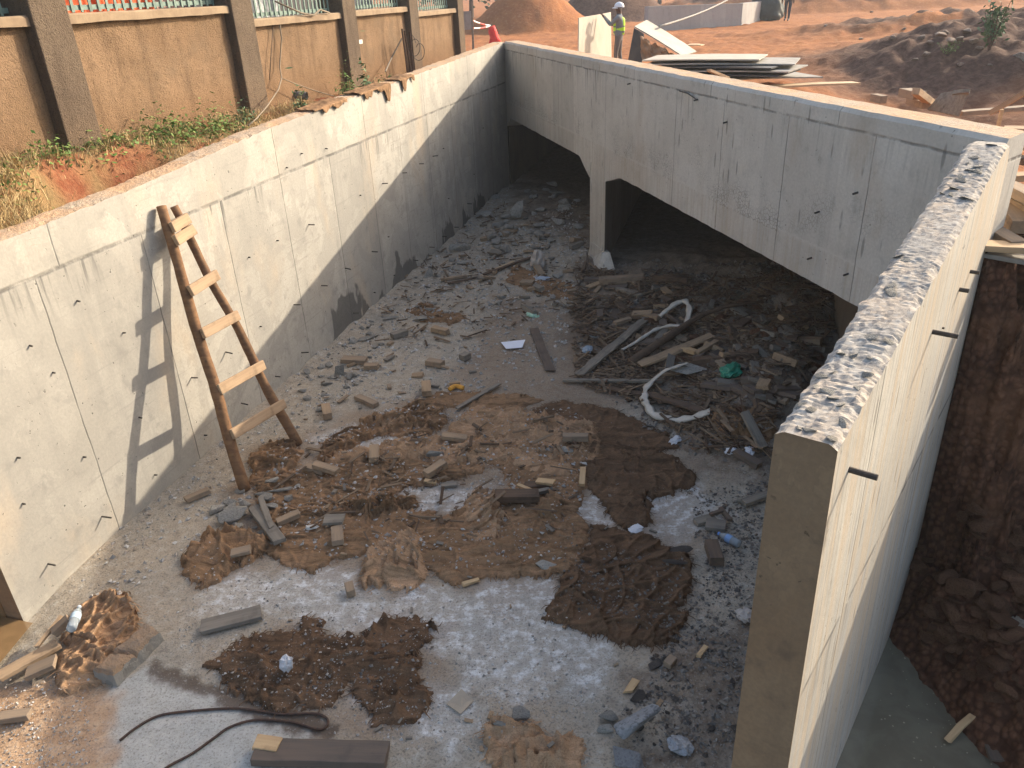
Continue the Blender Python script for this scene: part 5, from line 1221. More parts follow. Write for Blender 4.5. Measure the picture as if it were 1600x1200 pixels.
def field(n, seed, fn):
    r = np.random.default_rng(seed); out = []
    while len(out) < n:
        q = fn(r)
        if q is not None: out.append(q)
    return out
def g1(r):
    a = r.uniform(-13.4, -7.4); p = r.uniform(-1.0, -.2)
    if fbm(a*1.6, p*2, 61, 3) > r.uniform(-.6, .5) and not (abs(a+11.65) < .8 and p > -.75): return fpt(a, p)
blades('dry_grass', field(3600, 71, g1), .13, .005, L_D, 'dry straw coloured grass along the foot of the fence', 72, .7)
def g0(r):
    a = r.normal(-13.1, .45); p = r.uniform(-.95, -.12); return fpt(a, p)
blades('dry_grass', field(3000, 73, g0), .24, .005, L_D, 'thick dry grass hanging beside the near end of the wall top', 74, .9, droop=.6)
def leafy(name, cx, cp, rad, h, n, mat, label, seed, cat='weed', lw_=.022):
    r = np.random.default_rng(seed); V = []; F = []; k = 0
    for _ in range(n):
        a = cx+r.normal()*rad; p = np.clip(cp+r.normal()*rad*.4, -.98, -.12); P = fpt(a, p); z = abs(r.normal())*h*.6*math.exp(-((a-cx)/(rad*1.6))**2)
        c = P+np.array([r.normal()*.02, r.normal()*.02, z+.01]); t = r.normal(size=3); t[2] *= .4; t /= np.linalg.norm(t); s = np.cross(t, (r.normal()*.4, r.normal()*.4, 1)); s /= np.linalg.norm(s); L = lw_*r.uniform(.7, 1.6)
        V += [c, c+t*L+s*L*.45, c+t*L*2, c+t*L-s*L*.45]; F.append((k, k+1, k+2, k+3)); k += 4
    me = npmesh('leaves', np.array(V)-fpt(cx, cp), np.array(F), mat, smooth=False)
    e = empty(name, fpt(cx, cp), label, cat, 'weeds along the fence'); obj('leaves', me, None, e)
    mb = MB()
    for _ in range(7):
        a = r.uniform(0, 6.28); mb.tube([(0, 0, -.02), (math.cos(a)*rad*.3, math.sin(a)*rad*.15, h*.4), (math.cos(a)*rad*.5, math.sin(a)*rad*.2, h*.75)], .005, 5)
    mb.build('stems', L_D, e)
leafy('weed_clump', -10.35, -.72, .30, .20, 800, L_G, 'widest green weed clump under the second fence panel', 81)
leafy('weed_clump', -9.72, -.62, .20, .24, 420, L_G, 'green weeds right of the widest clump, near the second pillar', 82)
leafy('weed_clump', -11.9, -.85, .16, .14, 260, L_G, 'small green weeds at the foot of the nearest full pillar', 83)
leafy('weed_clump', -11.25, -.8, .18, .12, 240, L_G, 'green tuft just right of the nearest full pillar', 84)
leafy('weed_clump', -12.6, -.7, .22, .10, 220, L_G, 'low green weeds in the dry grass left of the nearest full pillar', 85)
leafy('weed_clump', -9.05, -.68, .10, .22, 200, L_S, 'dark bushy weed against the second pillar foot', 86)
leafy('weed_plant', -7.95, -.55, .06, .30, 90, L_S, 'single broad leaved weed in front of the third pillar', 87, lw_=.04)
leafy('weed_clump', -6.55, -.55, .16, .34, 420, L_G, 'tall grassy green weed between third and fourth pillars', 88)
leafy('weed_plant', -6.0, -.5, .06, .36, 90, L_S, 'broad leaved weed right of the tall grassy one', 89, lw_=.045)
leafy('weed_clump', -5.2, -.55, .22, .14, 220, L_G, 'low weeds at the fourth pillar', 90)
# iron stakes with wire, vines, ropes
def tubeobj(name, pts, r, mat, label, cat, n=6, group=None):
    mb = MB(); mb.tube(pts, r, n); return tag(mb.build(name, mat, None, smooth=True), label, cat, group)
def fp3(px, py, offp): return onplane(px, py, fo+nl*offp, nl)
st = empty('iron_stakes', fp3(634, 108, .25), 'bundle of rusty iron stakes wound with wire at the fourth pillar', 'stakes')
so = np.array(st.location)
for (a, b) in (((628,45),(637,108)), ((632,48),(643,108)), ((640,50),(645,106))):
    mb = MB(); mb.tube([fp3(*a, .25)-so, fp3(*b, .25)-so-np.array([0, 0, .2])], .018, 6); mb.build('stake', M['rebar'], st)
mb = MB(); c = fp3(640, 68, .22)-so
mb.tube([c+np.array([.10*math.cos(t)+.012*t, .05, .16*math.sin(t)-.012*t]) for t in np.linspace(0, 15, 60)], .006, 5); mb.build('wire', M['tie'], st)
mb = MB(); mb.tube([fp3(628, 60, .25)-so, fp3(612, 90, .1)-so, fp3(602, 112, .2)-so], .012, 5); mb.build('cord', M['greywood'], st)
M_rope = simple('pale_rope', (.24,.19,.135), (.19,.15,.105), 20)
def sag(A, B, s, n=14): return [A*(1-t)+B*t-np.array([0, 0, s*4*t*(1-t)]) for t in np.linspace(0, 1, n)]
tubeobj('rope', [fp3(436,30,.06), fp3(440,60,.05), fp3(437,105,.05), fp3(440,122,.12), fp3(435,140,.25), fp3(418,165,.4), fp3(400,186,.5), fp3(388,196,.55)], .009, M_rope, 'pale dead vine hanging down the third fence panel to the ground', 'vine')
tubeobj('cord', sag(fp3(440,122,.12), fp3(530,152,.25), .02), .007, M_rope, 'slack cord from the hanging vine to the wall top rag', 'cord')
tubeobj('cord', [fp3(427,36,.03), fp3(424,80,.03), fp3(421,125,.03)], .006, M['darkwood'], 'thin dark cord hanging left of the pale vine', 'cord')
tubeobj('dead_vine', [fp3(430,2,-.0), fp3(470,20,.1), fp3(490,24,.1), fp3(500,15,.1), fp3(515,20,.1)], .012, M_rope, 'dead vine tangled through the third railing', 'vine')

# floating scum and wood at the water's edge
r = np.random.default_rng(66); mb = MB()
for _ in range(70):
    px, py = r.uniform(1375, 1560), r.uniform(1010, 1200); P = at(px, py, -.494); L = r.uniform(.003, .009); a = r.uniform(0, 6.28, 5)
    mb.add([P+np.array([math.cos(2*math.pi*k/5)*L*r.uniform(.6, 1.3), math.sin(2*math.pi*k/5)*L*r.uniform(.5, 1.1), .001]) for k in range(5)], [(0,1,2,3,4)])
tag(mb.build('scum', simple('pale_scum', (.42,.38,.28), (.3,.27,.2), 20), None), 'pale scum flecks floating on the murky water', None, None, 'stuff')
board('branch', at(1480,1158,-.48), at(1522,1118,-.40), .045, .03, M['freshwood'], 'pale broken branch at the edge of the murky water', None, 'branch', 0, rough=.012)
board('plank', at(1540,1150,-.48), at(1558,1192,-.48), .09, .03, M['darkwood'], 'dark board floating in the murky water', None, 'plank', 0)

# ------------------------------------------------------------------ beyond the headwall
def pd(px, py, d):
    """point on a pixel's ray at a horizontal distance d"""
    v = ray(px, py); return CAM+v*(d/math.hypot(v[0], v[1]))
def slab(name, q, t, mat, label, cat, group=None, parent=None):
    """a sheet through four corners with real thickness"""
    q = [np.array(p, float) for p in q]; n = np.cross(q[1]-q[0], q[3]-q[0]); n /= np.linalg.norm(n); nseg = 8; mb = MB()
    c0 = sum(q)/4; vs = []
    for s_ in (-.5, .5):
        for i in range(nseg+1):
            for j in range(2):
                u = i/nseg; P = (q[0]*(1-u)+q[1]*u)*(1-j)+(q[3]*(1-u)+q[2]*u)*j
                vs.append(P+n*t*s_+n*.012*math.sin(u*3.1)-c0+np.array([0, 0, random.uniform(-.003, .003)]))
    N = (nseg+1)*2; fs = []
    for i in range(nseg):
        a = i*2; fs += [(a, a+2, a+3, a+1), (N+a, N+a+1, N+a+3, N+a+2), (a, N+a, N+a+2, a+2), (a+1, a+3, N+a+3, N+a+1)]
    fs += [(0, 1, N+1, N), (N-2, 2*N-2, 2*N-1, N-1)]
    mb.add(vs, fs); return tag(mb.build(name, mat, None, loc=tuple(c0)), label, cat, group)
# stack of formwork sheets
SG = 'formwork sheets stacked behind the headwall'
zs0 = 2.86
def sheet(pl_, pr_, z, dep, mat, lab, zr=None, t=.02):
    A = at(*pl_, z); B = at(*pr_, z if zr is None else zr)
    u = B-A; u[2] = 0; nrm = np.array([-u[1], u[0], 0]); nrm /= np.linalg.norm(nrm); nrm = nrm*dep+np.array([.12*dep, 0, .0])
    return slab('plywood_sheet', [A, B, B+nrm, A+nrm], t, mat, lab, 'plywood', SG)
sheet((1195,138),(1345,131), 2.60, .30, M['ply'], 'lowest long pale board sticking out right of the sheet stack', 2.55, .03)
sheet((1140,125),(1286,121), 2.74, 1.1, M['plygrey'], 'grey sheet low in the stack reaching far to the right', 2.66)
sheet((1052,118),(1215,120), 2.80, 1.1, M['plydark'], 'dark sheet near the bottom of the stack')
sheet((1040,112),(1232,113), 2.86, 1.1, M['plygrey'], 'grey sheet in the middle of the stack with a dark gap under it')
sheet((1022,106),(1205,107), 2.92, 1.1, M['plydark'], 'dark sheet in the middle of the stack', 2.92)
sheet((1010,101),(1242,101), 2.98, 1.1, M['plygrey'], 'long grey sheet second from the top of the stack', 2.94)
sheet((1003,95),(1186,94), 3.04, 1.0, M['plypale'], 'topmost weathered sheet of the stack', 3.02)
A = at(1107,112,2.95); B = at(1137,124,2.78)
board('plank', A, B, .07, .04, M['timber'], 'short batten slanting down the front of the sheet stack', None, 'plank')
# leaning sheet with torn brown paper under it
slab('plywood_sheet', [pd(991,42,17.4), pd(1066,88,17.0), pd(1088,81,18.0), pd(1010,32,18.4)], .025, M['plypale'], 'plywood sheet sloping from its raised corner behind the sheet stack', 'plywood')
slab('plywood_sheet', [pd(991,44,17.35), pd(1006,53,17.2), pd(1003,98,17.15), pd(981,98,17.3)], .02, M['plydark'], 'black panel standing in for the shade under the raised end of the sloping sheet', 'plywood')  # black panel put in for the shaded underside and gap of the sloping sheet
mb = MB(); U, Vv = np.meshgrid(np.linspace(0, 1, 40), np.linspace(0, 1, 26), indexing='ij')
a0 = pd(1000,56,17.15); a1 = pd(1064,90,16.95); b0 = pd(1003,94,17.0); b1 = pd(1062,93,16.9)
G = (a0[None, None]*(1-U[..., None])+a1[None, None]*U[..., None])*(1-Vv[..., None])+(b0[None, None]*(1-U[..., None])+b1[None, None]*U[..., None])*Vv[..., None]
nz = (.07*fbm(U*7, Vv*2.2, 900, 4)); G[..., 1] -= nz; G[..., 2] += .05*fbm(U*9, Vv*0, 905, 3)*(1-Vv)
mb.grid(G[..., 0], G[..., 1], G[..., 2]); o = mb.build('torn_paper', simple('brown_kraft', (.36,.215,.12), (.25,.145,.08), 6, .9, .5, .02), None, smooth=True)
md = o.modifiers.new('s', 'SOLIDIFY'); md.thickness = .012; tag(o, 'torn brown paper hanging under the sloping plywood sheet', 'paper')
slab('plywood_sheet', [pd(1070,72,20), pd(1095,71,20.3), pd(1101,70,21), pd(1078,69,20.8)], .02, M['ply'], 'small pale board lying behind the sloping sheet', 'plywood')
tubeobj('cable', sag(pd(1030,41,18), pd(1150,-8,30), .08, 16), .022, M['plygrey'], 'taut pale cable rising from the sloping sheet', 'cable')

# ------------------------------------------------------------------ people
def figure(joints, edges, name, mats, pick, parent=None, loc=(0, 0, 0), sub=2):
    keys = list(joints); me = bpy.data.meshes.new(name)
    me.from_pydata([joints[k][0] for k in keys], [(keys.index(a), keys.index(b)) for a, b in edges], [])
    o = bpy.data.objects.new(name, me); COL.objects.link(o); sk = o.modifiers.new('skin', 'SKIN'); sk.use_smooth_shade = True
    for i, k in enumerate(keys):
        r = joints[k][1]; sv = me.skin_vertices[0].data[i]; sv.radius = r if hasattr(r, '__len__') else (r, r); sv.use_root = (i == 0)
    ss = o.modifiers.new('sub', 'SUBSURF'); ss.levels = ss.render_levels = sub
    bpy.context.view_layer.update()
    nm = bpy.data.meshes.new_from_object(o.evaluated_get(bpy.context.evaluated_depsgraph_get())); bpy.data.objects.remove(o)
    nm.materials.clear()
    for m_ in mats: nm.materials.append(m_)
    for p in nm.polygons: p.use_smooth = True; p.material_index = pick(p.center)
    r = bpy.data.objects.new(name, nm); COL.objects.link(r); r.location = loc
    if parent is not None: r.parent = parent
    return r
skin = simple('brown_skin', (.10,.05,.03), (.085,.042,.026), 12, .6)
def worker(loc, face, label, vest, arms, shirt, trous, helmet, step_=.12):
    f = Vector((face[0], face[1], 0)).normalized(); l = Vector((-f.y, f.x, 0)); up = Vector((0, 0, 1))
    def p(a, b, c): return f*a+l*b+up*c
    J = {'pelvis': (p(0,0,.93), (.155,.115)), 'waist': (p(.0,0,1.08), (.145,.105)), 'chest': (p(0,0,1.30), (.165,.12)), 'neck0': (p(0,0,1.44), .075), 'neck': (p(.01,0,1.50), .055), 'head': (p(.02,0,1.58), (.078,.088)), 'crown': (p(.015,0,1.67), (.07,.082)), 'nose': (p(.115,0,1.575), .012)}
    E = [('pelvis','waist'),('waist','chest'),('chest','neck0'),('neck0','neck'),('neck','head'),('head','crown'),('head','nose')]
    for s, n in ((1, 'a'), (-1, 'b')):
        sh, el, ha = arms[n]
        J['sh'+n] = (p(.0, .19*s, 1.40), .068); J['el'+n] = (p(el[0], el[1]*s, el[2]), .05); J['wr'+n] = (p(ha[0], ha[1]*s, ha[2]), .032)
        hd = (Vector(ha)-Vector(el)).normalized(); h0 = p(ha[0], ha[1]*s, ha[2]); hv = f*hd.x+l*hd.y*s+up*hd.z; sidev = hv.cross(up); sidev = sidev.normalized() if sidev.length > .1 else l
        J['pa'+n] = (h0+hv*.05, (.036, .022)); E += [('chest','sh'+n),('sh'+n,'el'+n),('el'+n,'wr'+n),('wr'+n,'pa'+n)]
        for k in range(4):
            b0 = h0+hv*.085+sidev*(k-1.5)*.021; J['f%d%s' % (k, n)] = (b0, .010); J['g%d%s' % (k, n)] = (b0+hv*(.035, .042, .04, .03)[k]-up*.012, .009); J['h%d%s' % (k, n)] = (b0+hv*(.05, .06, .056, .042)[k]-up*.035, .008)
            E += [('pa'+n, 'f%d%s' % (k, n)), ('f%d%s' % (k, n), 'g%d%s' % (k, n)), ('g%d%s' % (k, n), 'h%d%s' % (k, n))]
        J['t0'+n] = (h0+hv*.035+sidev*.045, .011); J['t1'+n] = (h0+hv*.07+sidev*.06-up*.01, .009); E += [('pa'+n, 't0'+n), ('t0'+n, 't1'+n)]
        J['hip'+n] = (p(0, .095*s, .86), .095); J['kn'+n] = (p(.03+step_*s*.5, .10*s, .49), .066); J['an'+n] = (p(-.01+step_*s, .10*s, .09), .046); J['toe'+n] = (p(.17+step_*s, .11*s, .035), .036)
        E += [('pelvis','hip'+n),('hip'+n,'kn'+n),('kn'+n,'an'+n),('an'+n,'toe'+n)]
    hands = [J['pa'+n][0] for n in 'ab']; wr = [J['wr'+n][0] for n in 'ab']
    def pick(c):
        if c.z > 1.475 and math.hypot(c.x, c.y) < .2: return 0
        for h, w_ in zip(hands, wr):
            if (c-h).length < .13 and (c-h).dot(h-w_) > -.003: return 0
        if c.z < .10: return 3
        return 2 if c.z < .95 and math.hypot(c.x, c.y) < .45 and all((c-w_).length > .2 for w_ in wr) else 1
    root = empty('person', loc, label, 'person')
    figure(J, E, 'body', [skin, shirt, trous, M['tie']], pick, root)
    if vest:
        VJ = {'a': (p(0,0,.90), (.178,.137)), 'b': (p(0,0,1.08), (.172,.132)), 'c': (p(0,0,1.28), (.186,.142)), 'd': (p(0,0,1.425), (.15,.105))}
        strip = simple('reflective_band', (.20,.22,.16), (.17,.19,.14), 30, .5)
        figure(VJ, [('a','b'),('b','c'),('c','d')], 'vest', [vest, strip], lambda c: 1 if (1.0 < c.z < 1.045 or 1.14 < c.z < 1.185) else 0, root, sub=4)
    if helmet:
        bm = bmesh.new(); bmesh.ops.create_uvsphere(bm, u_segments=24, v_segments=14, radius=1)
        bmesh.ops.delete(bm, geom=[v for v in bm.verts if v.co.z < -.12], context='VERTS')
        for v in bm.verts: v.co = Vector((v.co.x*.138, v.co.y*.115, v.co.z*.125))+Vector((0, 0, .004*math.cos(v.co.y*30)))
        bm2 = bmesh.new(); me = bpy.data.meshes.new('helmet'); bm.to_mesh(me); bm.free(); me.materials.append(helmet)
        for q in me.polygons: q.use_smooth = True
        h = obj('helmet', me, tuple(p(.01, 0, 1.645)), root); h.rotation_euler = (0, -.08, math.atan2(f.y, f.x))
        mb = MB(); n = 16; ang = np.linspace(-1.5, 1.5, n); V_ = []
        for a_ in ang:
            for k, r_ in ((0, 1.0), (1, 1.0+.42*math.cos(a_)**1.0+.02)): V_.append((math.cos(a_)*.137*r_, math.sin(a_)*.115*(1+(r_-1)*.4), -.012-.02*k))
        mb.add(V_, [(i*2, i*2+1, i*2+3, i*2+2) for i in range(n-1)]); b = mb.build('brim', helmet, h)
        md = b.modifiers.new('s', 'SOLIDIFY'); md.thickness = .008
    return root
g_shirt = simple('grey_shirt', (.20,.215,.22), (.16,.17,.18), 9, .9, .4, .01); g_tr = simple('grey_trousers', (.17,.16,.15), (.13,.125,.12), 9, .9, .4, .01)
Wp = at(966, 111, 2.45); Wp[2] = float(ground_h(Wp[0], Wp[1]))
hv_ = simple('hi_vis_vest', (.45,.78,.04), (.38,.70,.03), 6, .6, .2, .01)
wk = worker(Wp, (-.93, .36), 'worker in a white helmet and lime green vest holding a plywood sheet', hv_, {'a': (None, (.20, .22, 1.20), (.40, .16, 1.42)), 'b': (None, (.24, .20, 1.18), (.43, .10, 1.40))}, g_shirt, g_tr, simple('white_helmet', (.80,.80,.80), (.76,.76,.76), 3, .35, .05, .001, spec=.5), .06)
sc_ = (pd(966, 3, math.hypot(Wp[0], Wp[1]))[2]-Wp[2])/1.77; wk.scale = (sc_,)*3; print('worker scale', sc_)
A = pd(903, 110, 18.0); B = pd(955, 110, 20.6); A[2] = float(ground_h(A[0], A[1]))-.02; B[2] = float(ground_h(B[0], B[1]))-.02; TA = pd(904, 28, 18.03); TB = pd(954, 19, 20.63)
slab('plywood_sheet', [A, B, TB, TA], .02, M['plypale'], 'plywood sheet held upright by the worker in the vest', 'plywood')
Fp = gat(1229, 33)
worker(Fp, (-.5, -.85), 'distant person in dark clothes seen only from the waist down', None, {'a': (None, (.02, .24, 1.12), (.10, .24, .88)), 'b': (None, (.02, .24, 1.12), (.10, .24, .88))}, simple('dark_jacket', (.05,.055,.07), (.04,.04,.05), 8), simple('dark_trousers', (.03,.033,.045), (.025,.025,.03), 8), None, .16)

# ------------------------------------------------------------------ far structures and site clutter
fw = [gat(1012,49), gat(1158,40), gat(1189,32)]
cw = empty('site_wall', fw[0], 'low grey concrete wall far behind the worker and the sheets', 'wall')
hts = [pd(px, py, math.hypot(q[0], q[1]))[2]-q[2] for (px, py), q in zip([(1013,10),(1162,5),(1190,2)], fw)]
for (P, Q, ha, hb) in ((fw[0], fw[1], hts[0], hts[1]), (fw[1], fw[2], hts[1], hts[2])):
    d = (Q-P); d[2] = 0; d /= np.linalg.norm(d); n_ = np.array([-d[1], d[0], 0])*.28; mb = MB(); dn = np.array([0, 0, -.4])
    pts = [P+dn, Q+dn, Q+n_+dn, P+n_+dn, P+np.array([0, 0, ha]), Q+np.array([0, 0, hb]), Q+n_+np.array([0, 0, hb]), P+n_+np.array([0, 0, ha])]
    mb.add([q-fw[0] for q in pts], [(0,3,2,1),(4,5,6,7),(0,1,5,4),(1,2,6,5),(2,3,7,6),(3,0,4,7)]); mb.build('wall_section', M['far_concrete'], cw)
Bp = gat(1196, 33)
bm = bmesh.new(); bmesh.ops.create_icosphere(bm, subdivisions=4, radius=1)
for v in bm.verts:
    a = np.array(v.co); k = 1+.16*float(fbm(a[0]*2+5, a[1]*2+a[2]*2, 971, 4)); v.co = Vector((a[0]*.78*k, a[1]*.7*k, (a[2]*.75 if a[2] > 0 else a[2]*.3)*k*1.7))
me = bpy.data.meshes.new('tarp_bundle'); bm.to_mesh(me); bm.free(); me.materials.append(simple('dark_tarp', (.045,.06,.06), (.03,.04,.04), 5, .5, .5, .03)); [setattr(q, 'use_smooth', True) for q in me.polygons]
tag(obj('tarp_bundle', me, tuple(Bp+np.array([.2, .5, .3]))), 'dark heap under a tarpaulin beside the far concrete wall', 'tarpaulin')
# sign board on stakes, tape and red cloth past the end of the fence
S0 = pd(724, 78, 24.5); S1 = pd(739, 76, 24.5)
sg = empty('stake_board', S0, 'grey board on two wooden stakes past the end of the fence', 'board')
for q, top in ((S0, 20), (S1, 4)):
    zt = pd(737 if q is S1 else 722, top, 24.5)-S0; mb = MB(); b_ = q-S0-np.array([0, 0, .4]); mb.tube([b_, zt], .035, 6); mb.build('stake', M['greywood'], sg)
q = [pd(721,18,24.42)-S0, pd(736,17,24.42)-S0, pd(737,46,24.42)-S0, pd(722,47,24.42)-S0]; mb = MB(); n_ = np.array([0, .03, 0])
mb.add(q+[a+n_ for a in q], [(0,1,2,3),(7,6,5,4),(0,4,5,1),(1,5,6,2),(2,6,7,3),(3,7,4,0)]); mb.build('board_panel', M['plygrey'], sg)
Mtape = Mat('barrier_tape', .5, .3); fr_ = Mtape.math('FRACT', Mtape.math('MULTIPLY', Mtape.xyz(Mtape.obj)[0], 3.2)); Mtape.col(Mtape.mix(Mtape.math('GREATER_THAN', fr_, .5), (.75,.72,.70), (.70,.06,.05))); Mtape.done()
for (a, b, z_, lab) in (((738,32),(766,40), .0, 'upper red and white tape from the stake board to the red cloth'), ((738,44),(765,41), .0, 'lower red and white tape from the stake board to the red cloth')):
    tubeobj('barrier_tape', sag(pd(*a, 24.5), pd(*b, 27.5), .02), .022, Mtape.m, lab, 'tape')
Rc = pd(772, 66, 27.5); rc = empty('red_cloth', Rc, 'red cloth wrapped round a stake by the sharp corner of the walls', 'cloth')
mb = MB(); n = 14; pts = [pd(768, 41, 27.5)-Rc, pd(770, 50, 27.5)-Rc, pd(772, 58, 27.5)-Rc, pd(773, 67, 27.5)-Rc]; mb.tube(pts, [.09, .13, .15, .19], 14, wob=.22); mb.build('cloth_wrap', simple('red_fabric', (.70,.06,.05), (.55,.05,.04), 8, .8, .5, .02), rc, smooth=True)
mb = MB(); mb.tube([pd(767, 37, 27.5)-Rc, pd(774, 70, 27.5)-Rc-np.array([0, 0, .3])], .03, 6); mb.build('stake', M['greywood'], rc)
# wood left on the back fill behind the right end of the headwall
bk = lambda a, b, z, w, t, mat, lab, zb=None, **k: board('plank', at(*a, z), at(*b, z if zb is None else zb), w, t, M[mat], lab, 'timber behind the right end of the headwall', 'plank', 0, **k)
bk((1412,150),(1436,156), 2.75, .16, .10, 'offcut', 'square beam end lying on another by the broken plywood'); bk((1430,148),(1456,168), 2.85, .09, .08, 'timber', 'fresh beam sloping into the broken plywood', 2.6); bk((1420,163),(1446,170), 2.62, .10, .09, 'offcut', 'short beam end under the sloping fresh beam')
dq = [math.hypot(*at(x_, y_, 2.6)[:2]) for x_, y_ in ((1450,172),(1497,182))]
slab('plywood_sheet', [at(1450,172,2.6), at(1497,182,2.6), pd(1514,142,dq[1]+.02), pd(1472,146,dq[0]+.02)], .03, M['greywood'], 'broken brown plywood piece propped behind the headwall', 'plywood')
slab('plywood_sheet', [pd(1488,148,dq[1]), pd(1514,146,dq[1]), pd(1516,140,dq[1]+.02), pd(1489,142,dq[1]+.02)], .05, M['greywood'], 'grey batten along the top of the broken plywood', 'plywood')
bk((1548,180),(1612,142), 2.6, .16, .06, 'offcut', 'brown plank rising away to the right at the top of the timber pile', 2.9); bk((1498,180),(1620,170), 2.55, .14, .05, 'offcut', 'long level plank behind the corner of the two walls')
bk((1566,211),(1640,214), 2.72, .18, .08, 'offcut', 'wide plank just right of the wall corner'); bk((1572,224),(1640,248), 2.75, .05, .04, 'freshwood', 'thin pale batten right of the wall corner'); bk((1560,250),(1640,262), 2.66, .16, .06, 'darkwood', 'dark plank under the thin pale batten')
bk((1558,283),(1650,278), 2.72, .13, .05, 'offcut', 'level plank in the middle of the timber pile'); bk((1556,290),(1640,332), 2.70, .12, .07, 'offcut', 'plank sloping down to the right in the timber pile', 2.68); bk((1545,318),(1582,314), 2.60, .12, .09, 'timber', 'short orange block end in the timber pile')
bk((1572,312),(1640,352), 2.62, .12, .06, 'offcut', 'second plank sloping down to the right under the first', 2.58); bk((1566,330),(1594,366), 2.55, .14, .10, 'offcut', 'stub of thick beam pointing down in the timber pile', 2.5); bk((1580,318),(1620,372), 2.52, .08, .05, 'greywood', 'grey lath beside the stub of thick beam', 2.48)
bk((1542,360),(1590,388), 2.52, .12, .05, 'offcut', 'plank end just above the white board', 2.5); bk((1530,388),(1660,394), 2.50, .16, .04, 'ply', 'white faced board near the bottom of the timber pile'); bk((1530,396),(1660,418), 2.44, .18, .03, 'plygrey', 'bent board at the very bottom of the timber pile', 2.40)
bk((1364,158),(1380,162), 2.6, .10, .10, 'offcut', 'small angular offcut just showing over the headwall')
mb = MB(); q = at(1558,204,2.7); mb.box((0, 0, .1), (.03, .03, .22)); tag(mb.build('peg', M['freshwood'], None, loc=tuple(q)), 'short fresh wooden peg behind the wall corner', 'peg')
P = gat(1582, 104); o = place('concrete_lump', chunk_mesh('lump', 990, R_GRY, .5, 9), P, (.62,.45,.40), .1, .05, .5, 'grey concrete block on the dark mound at the right edge', 'concrete lump')
for i, (x, y, s) in enumerate([(1440,62,.28),(1452,72,.2),(1470,60,.34),(1486,68,.3),(1500,64,.24),(1447,88,.28),(1520,72,.3),(1530,78,.22),(1412,46,.2),(1395,60,.2),(1345,62,.2),(1500,105,.2),(1545,107,.16),(1510,58,.3),(1478,52,.2),(1290,42,.2),(1362,20,.3),(1430,95,.2)]):
    place('mound_stone', random.choice(CH_S), gat(x, y), s*.72, label='pale stone lying on the dark earth mounds at the right', cat='stone', group='pale stones on the mounds')
def bush(px, py, h, n, mat, label, cat, seed, spread=.32):
    P = gat(px, py); r = np.random.default_rng(seed); e = empty('bush', P, label, cat); V = []; F = []; k = 0; st_ = MB()
    for b in range(9):
        a = r.uniform(0, 6.28); tip = np.array([math.cos(a)*spread*h*r.uniform(.4, 1.1), math.sin(a)*spread*h*r.uniform(.4, 1.1), h*r.uniform(.55, 1.0)]); st_.tube([(0, 0, -.05), tuple(tip*.5+np.array([0, 0, .08*h])), tuple(tip)], [.018*h, .012*h, .005*h], 5)
        for _ in range(n//9):
            t = r.uniform(.3, 1); c = tip*t+r.normal(size=3)*.06*h; d = r.normal(size=3); d /= np.linalg.norm(d); s = np.cross(d, r.normal(size=3)); s /= np.linalg.norm(s); L = .05*h*r.uniform(.7, 1.5)
            V += [c, c+d*L+s*L*.45, c+d*L*2, c+d*L-s*L*.45]; F.append((k, k+1, k+2, k+3)); k += 4
    obj('leaves', npmesh('leaves', np.array(V), np.array(F), mat, smooth=False), None, e); st_.build('stem', M['darkwood'], e)
bush(1545, 80, .85, 420, L_S, 'leafy young bush on top of the dark mound', 'bush', 991)
bush(1478, 92, .26, 260, L_G, 'low bright green tuft on the dark mound', 'weed', 992, .9)
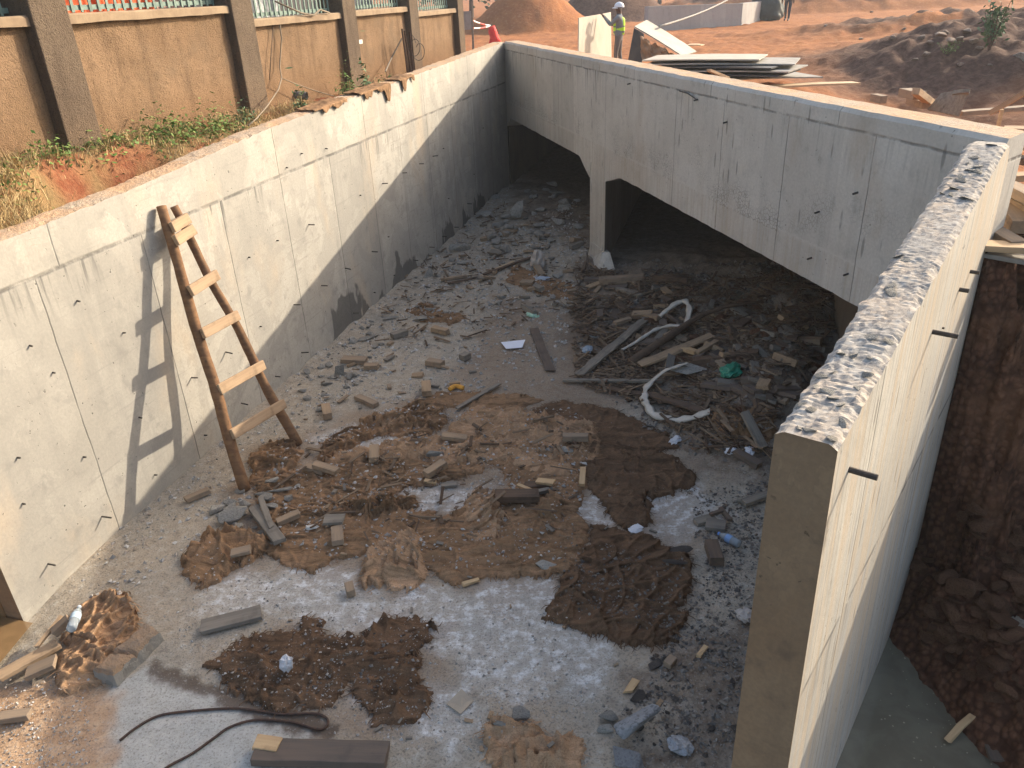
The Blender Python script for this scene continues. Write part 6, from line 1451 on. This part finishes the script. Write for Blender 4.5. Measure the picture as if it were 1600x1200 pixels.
# trees beyond the site
def tree(x, y, h, r_, label, seed, mat):
    r = np.random.default_rng(seed); z0 = float(ground_h(x, y)); e = empty('tree', (x, y, z0), label, 'tree', 'trees beyond the site'); mb = MB()
    mb.tube([(0, 0, -.3), (.1, 0, h*.3), (0, .1, h*.6)], [.2, .15, .06], 8)
    V = []; F = []; k = 0
    for b in range(26):
        a = r.uniform(0, 6.28); rr = r_*r.uniform(.2, 1)**.6; c0 = np.array([math.cos(a)*rr, math.sin(a)*rr, h*r.uniform(.18, 1.0)])
        if b < 8: mb.tube([(0, 0, h*.25), tuple(c0*.6+np.array([0, 0, h*.1])), tuple(c0)], [.08, .05, .02], 5)
        for _ in range(80):
            c = c0+r.normal(size=3)*np.array([.5, .5, .38])*r_*.42; d = r.normal(size=3); d /= np.linalg.norm(d); s = np.cross(d, r.normal(size=3)); s /= np.linalg.norm(s); L = .17*r.uniform(.6, 1.5)
            V += [c, c+d*L+s*L*.6, c+d*L*2, c+d*L-s*L*.6]; F.append((k, k+1, k+2, k+3)); k += 4
    mb.build('trunk', M['darkwood'], e); obj('crown', npmesh('crown', np.array(V), np.array(F), mat, smooth=False), None, e)
L_T = leafm('tree_leaf', (.025,.05,.025), (.06,.10,.05))
for i, (px, d, h, r_, lab) in enumerate([(712,62,6,3.0,'dark tree far beyond the stake board'), (735,66,7,3.2,'dark tree far beyond the orange mound, left of its slope'), (1030,74,6,3.4,'hazy green tree above the left end of the far concrete wall'), (1095,78,6,3.6,'hazy green tree above the middle of the far concrete wall'), (985,80,5,3.0,'hazy green tree between the dark heap and the far concrete wall')]):
    v = pd(px, 0, d); tree(v[0], v[1], h, r_, lab, 1000+i, L_T)

# ------------------------------------------------------------------ dusty air
mb = MB(); mb.box((0, 90, 7.0), (720, 620, 19.0)); mh = bpy.data.materials.new('dusty_air'); mh.use_nodes = True; nt = mh.node_tree; nt.nodes.clear()
pv_ = nt.nodes.new('ShaderNodeVolumePrincipled'); pv_.inputs['Density'].default_value = 0.0011; pv_.inputs['Color'].default_value = (.86, .88, .92, 1); pv_.inputs['Anisotropy'].default_value = .3
mo = nt.nodes.new('ShaderNodeOutputMaterial'); nt.links.new(pv_.outputs[0], mo.inputs['Volume'])
tag(mb.build('haze', mh, None), 'thin dusty morning haze over the whole site', None, None, 'stuff')
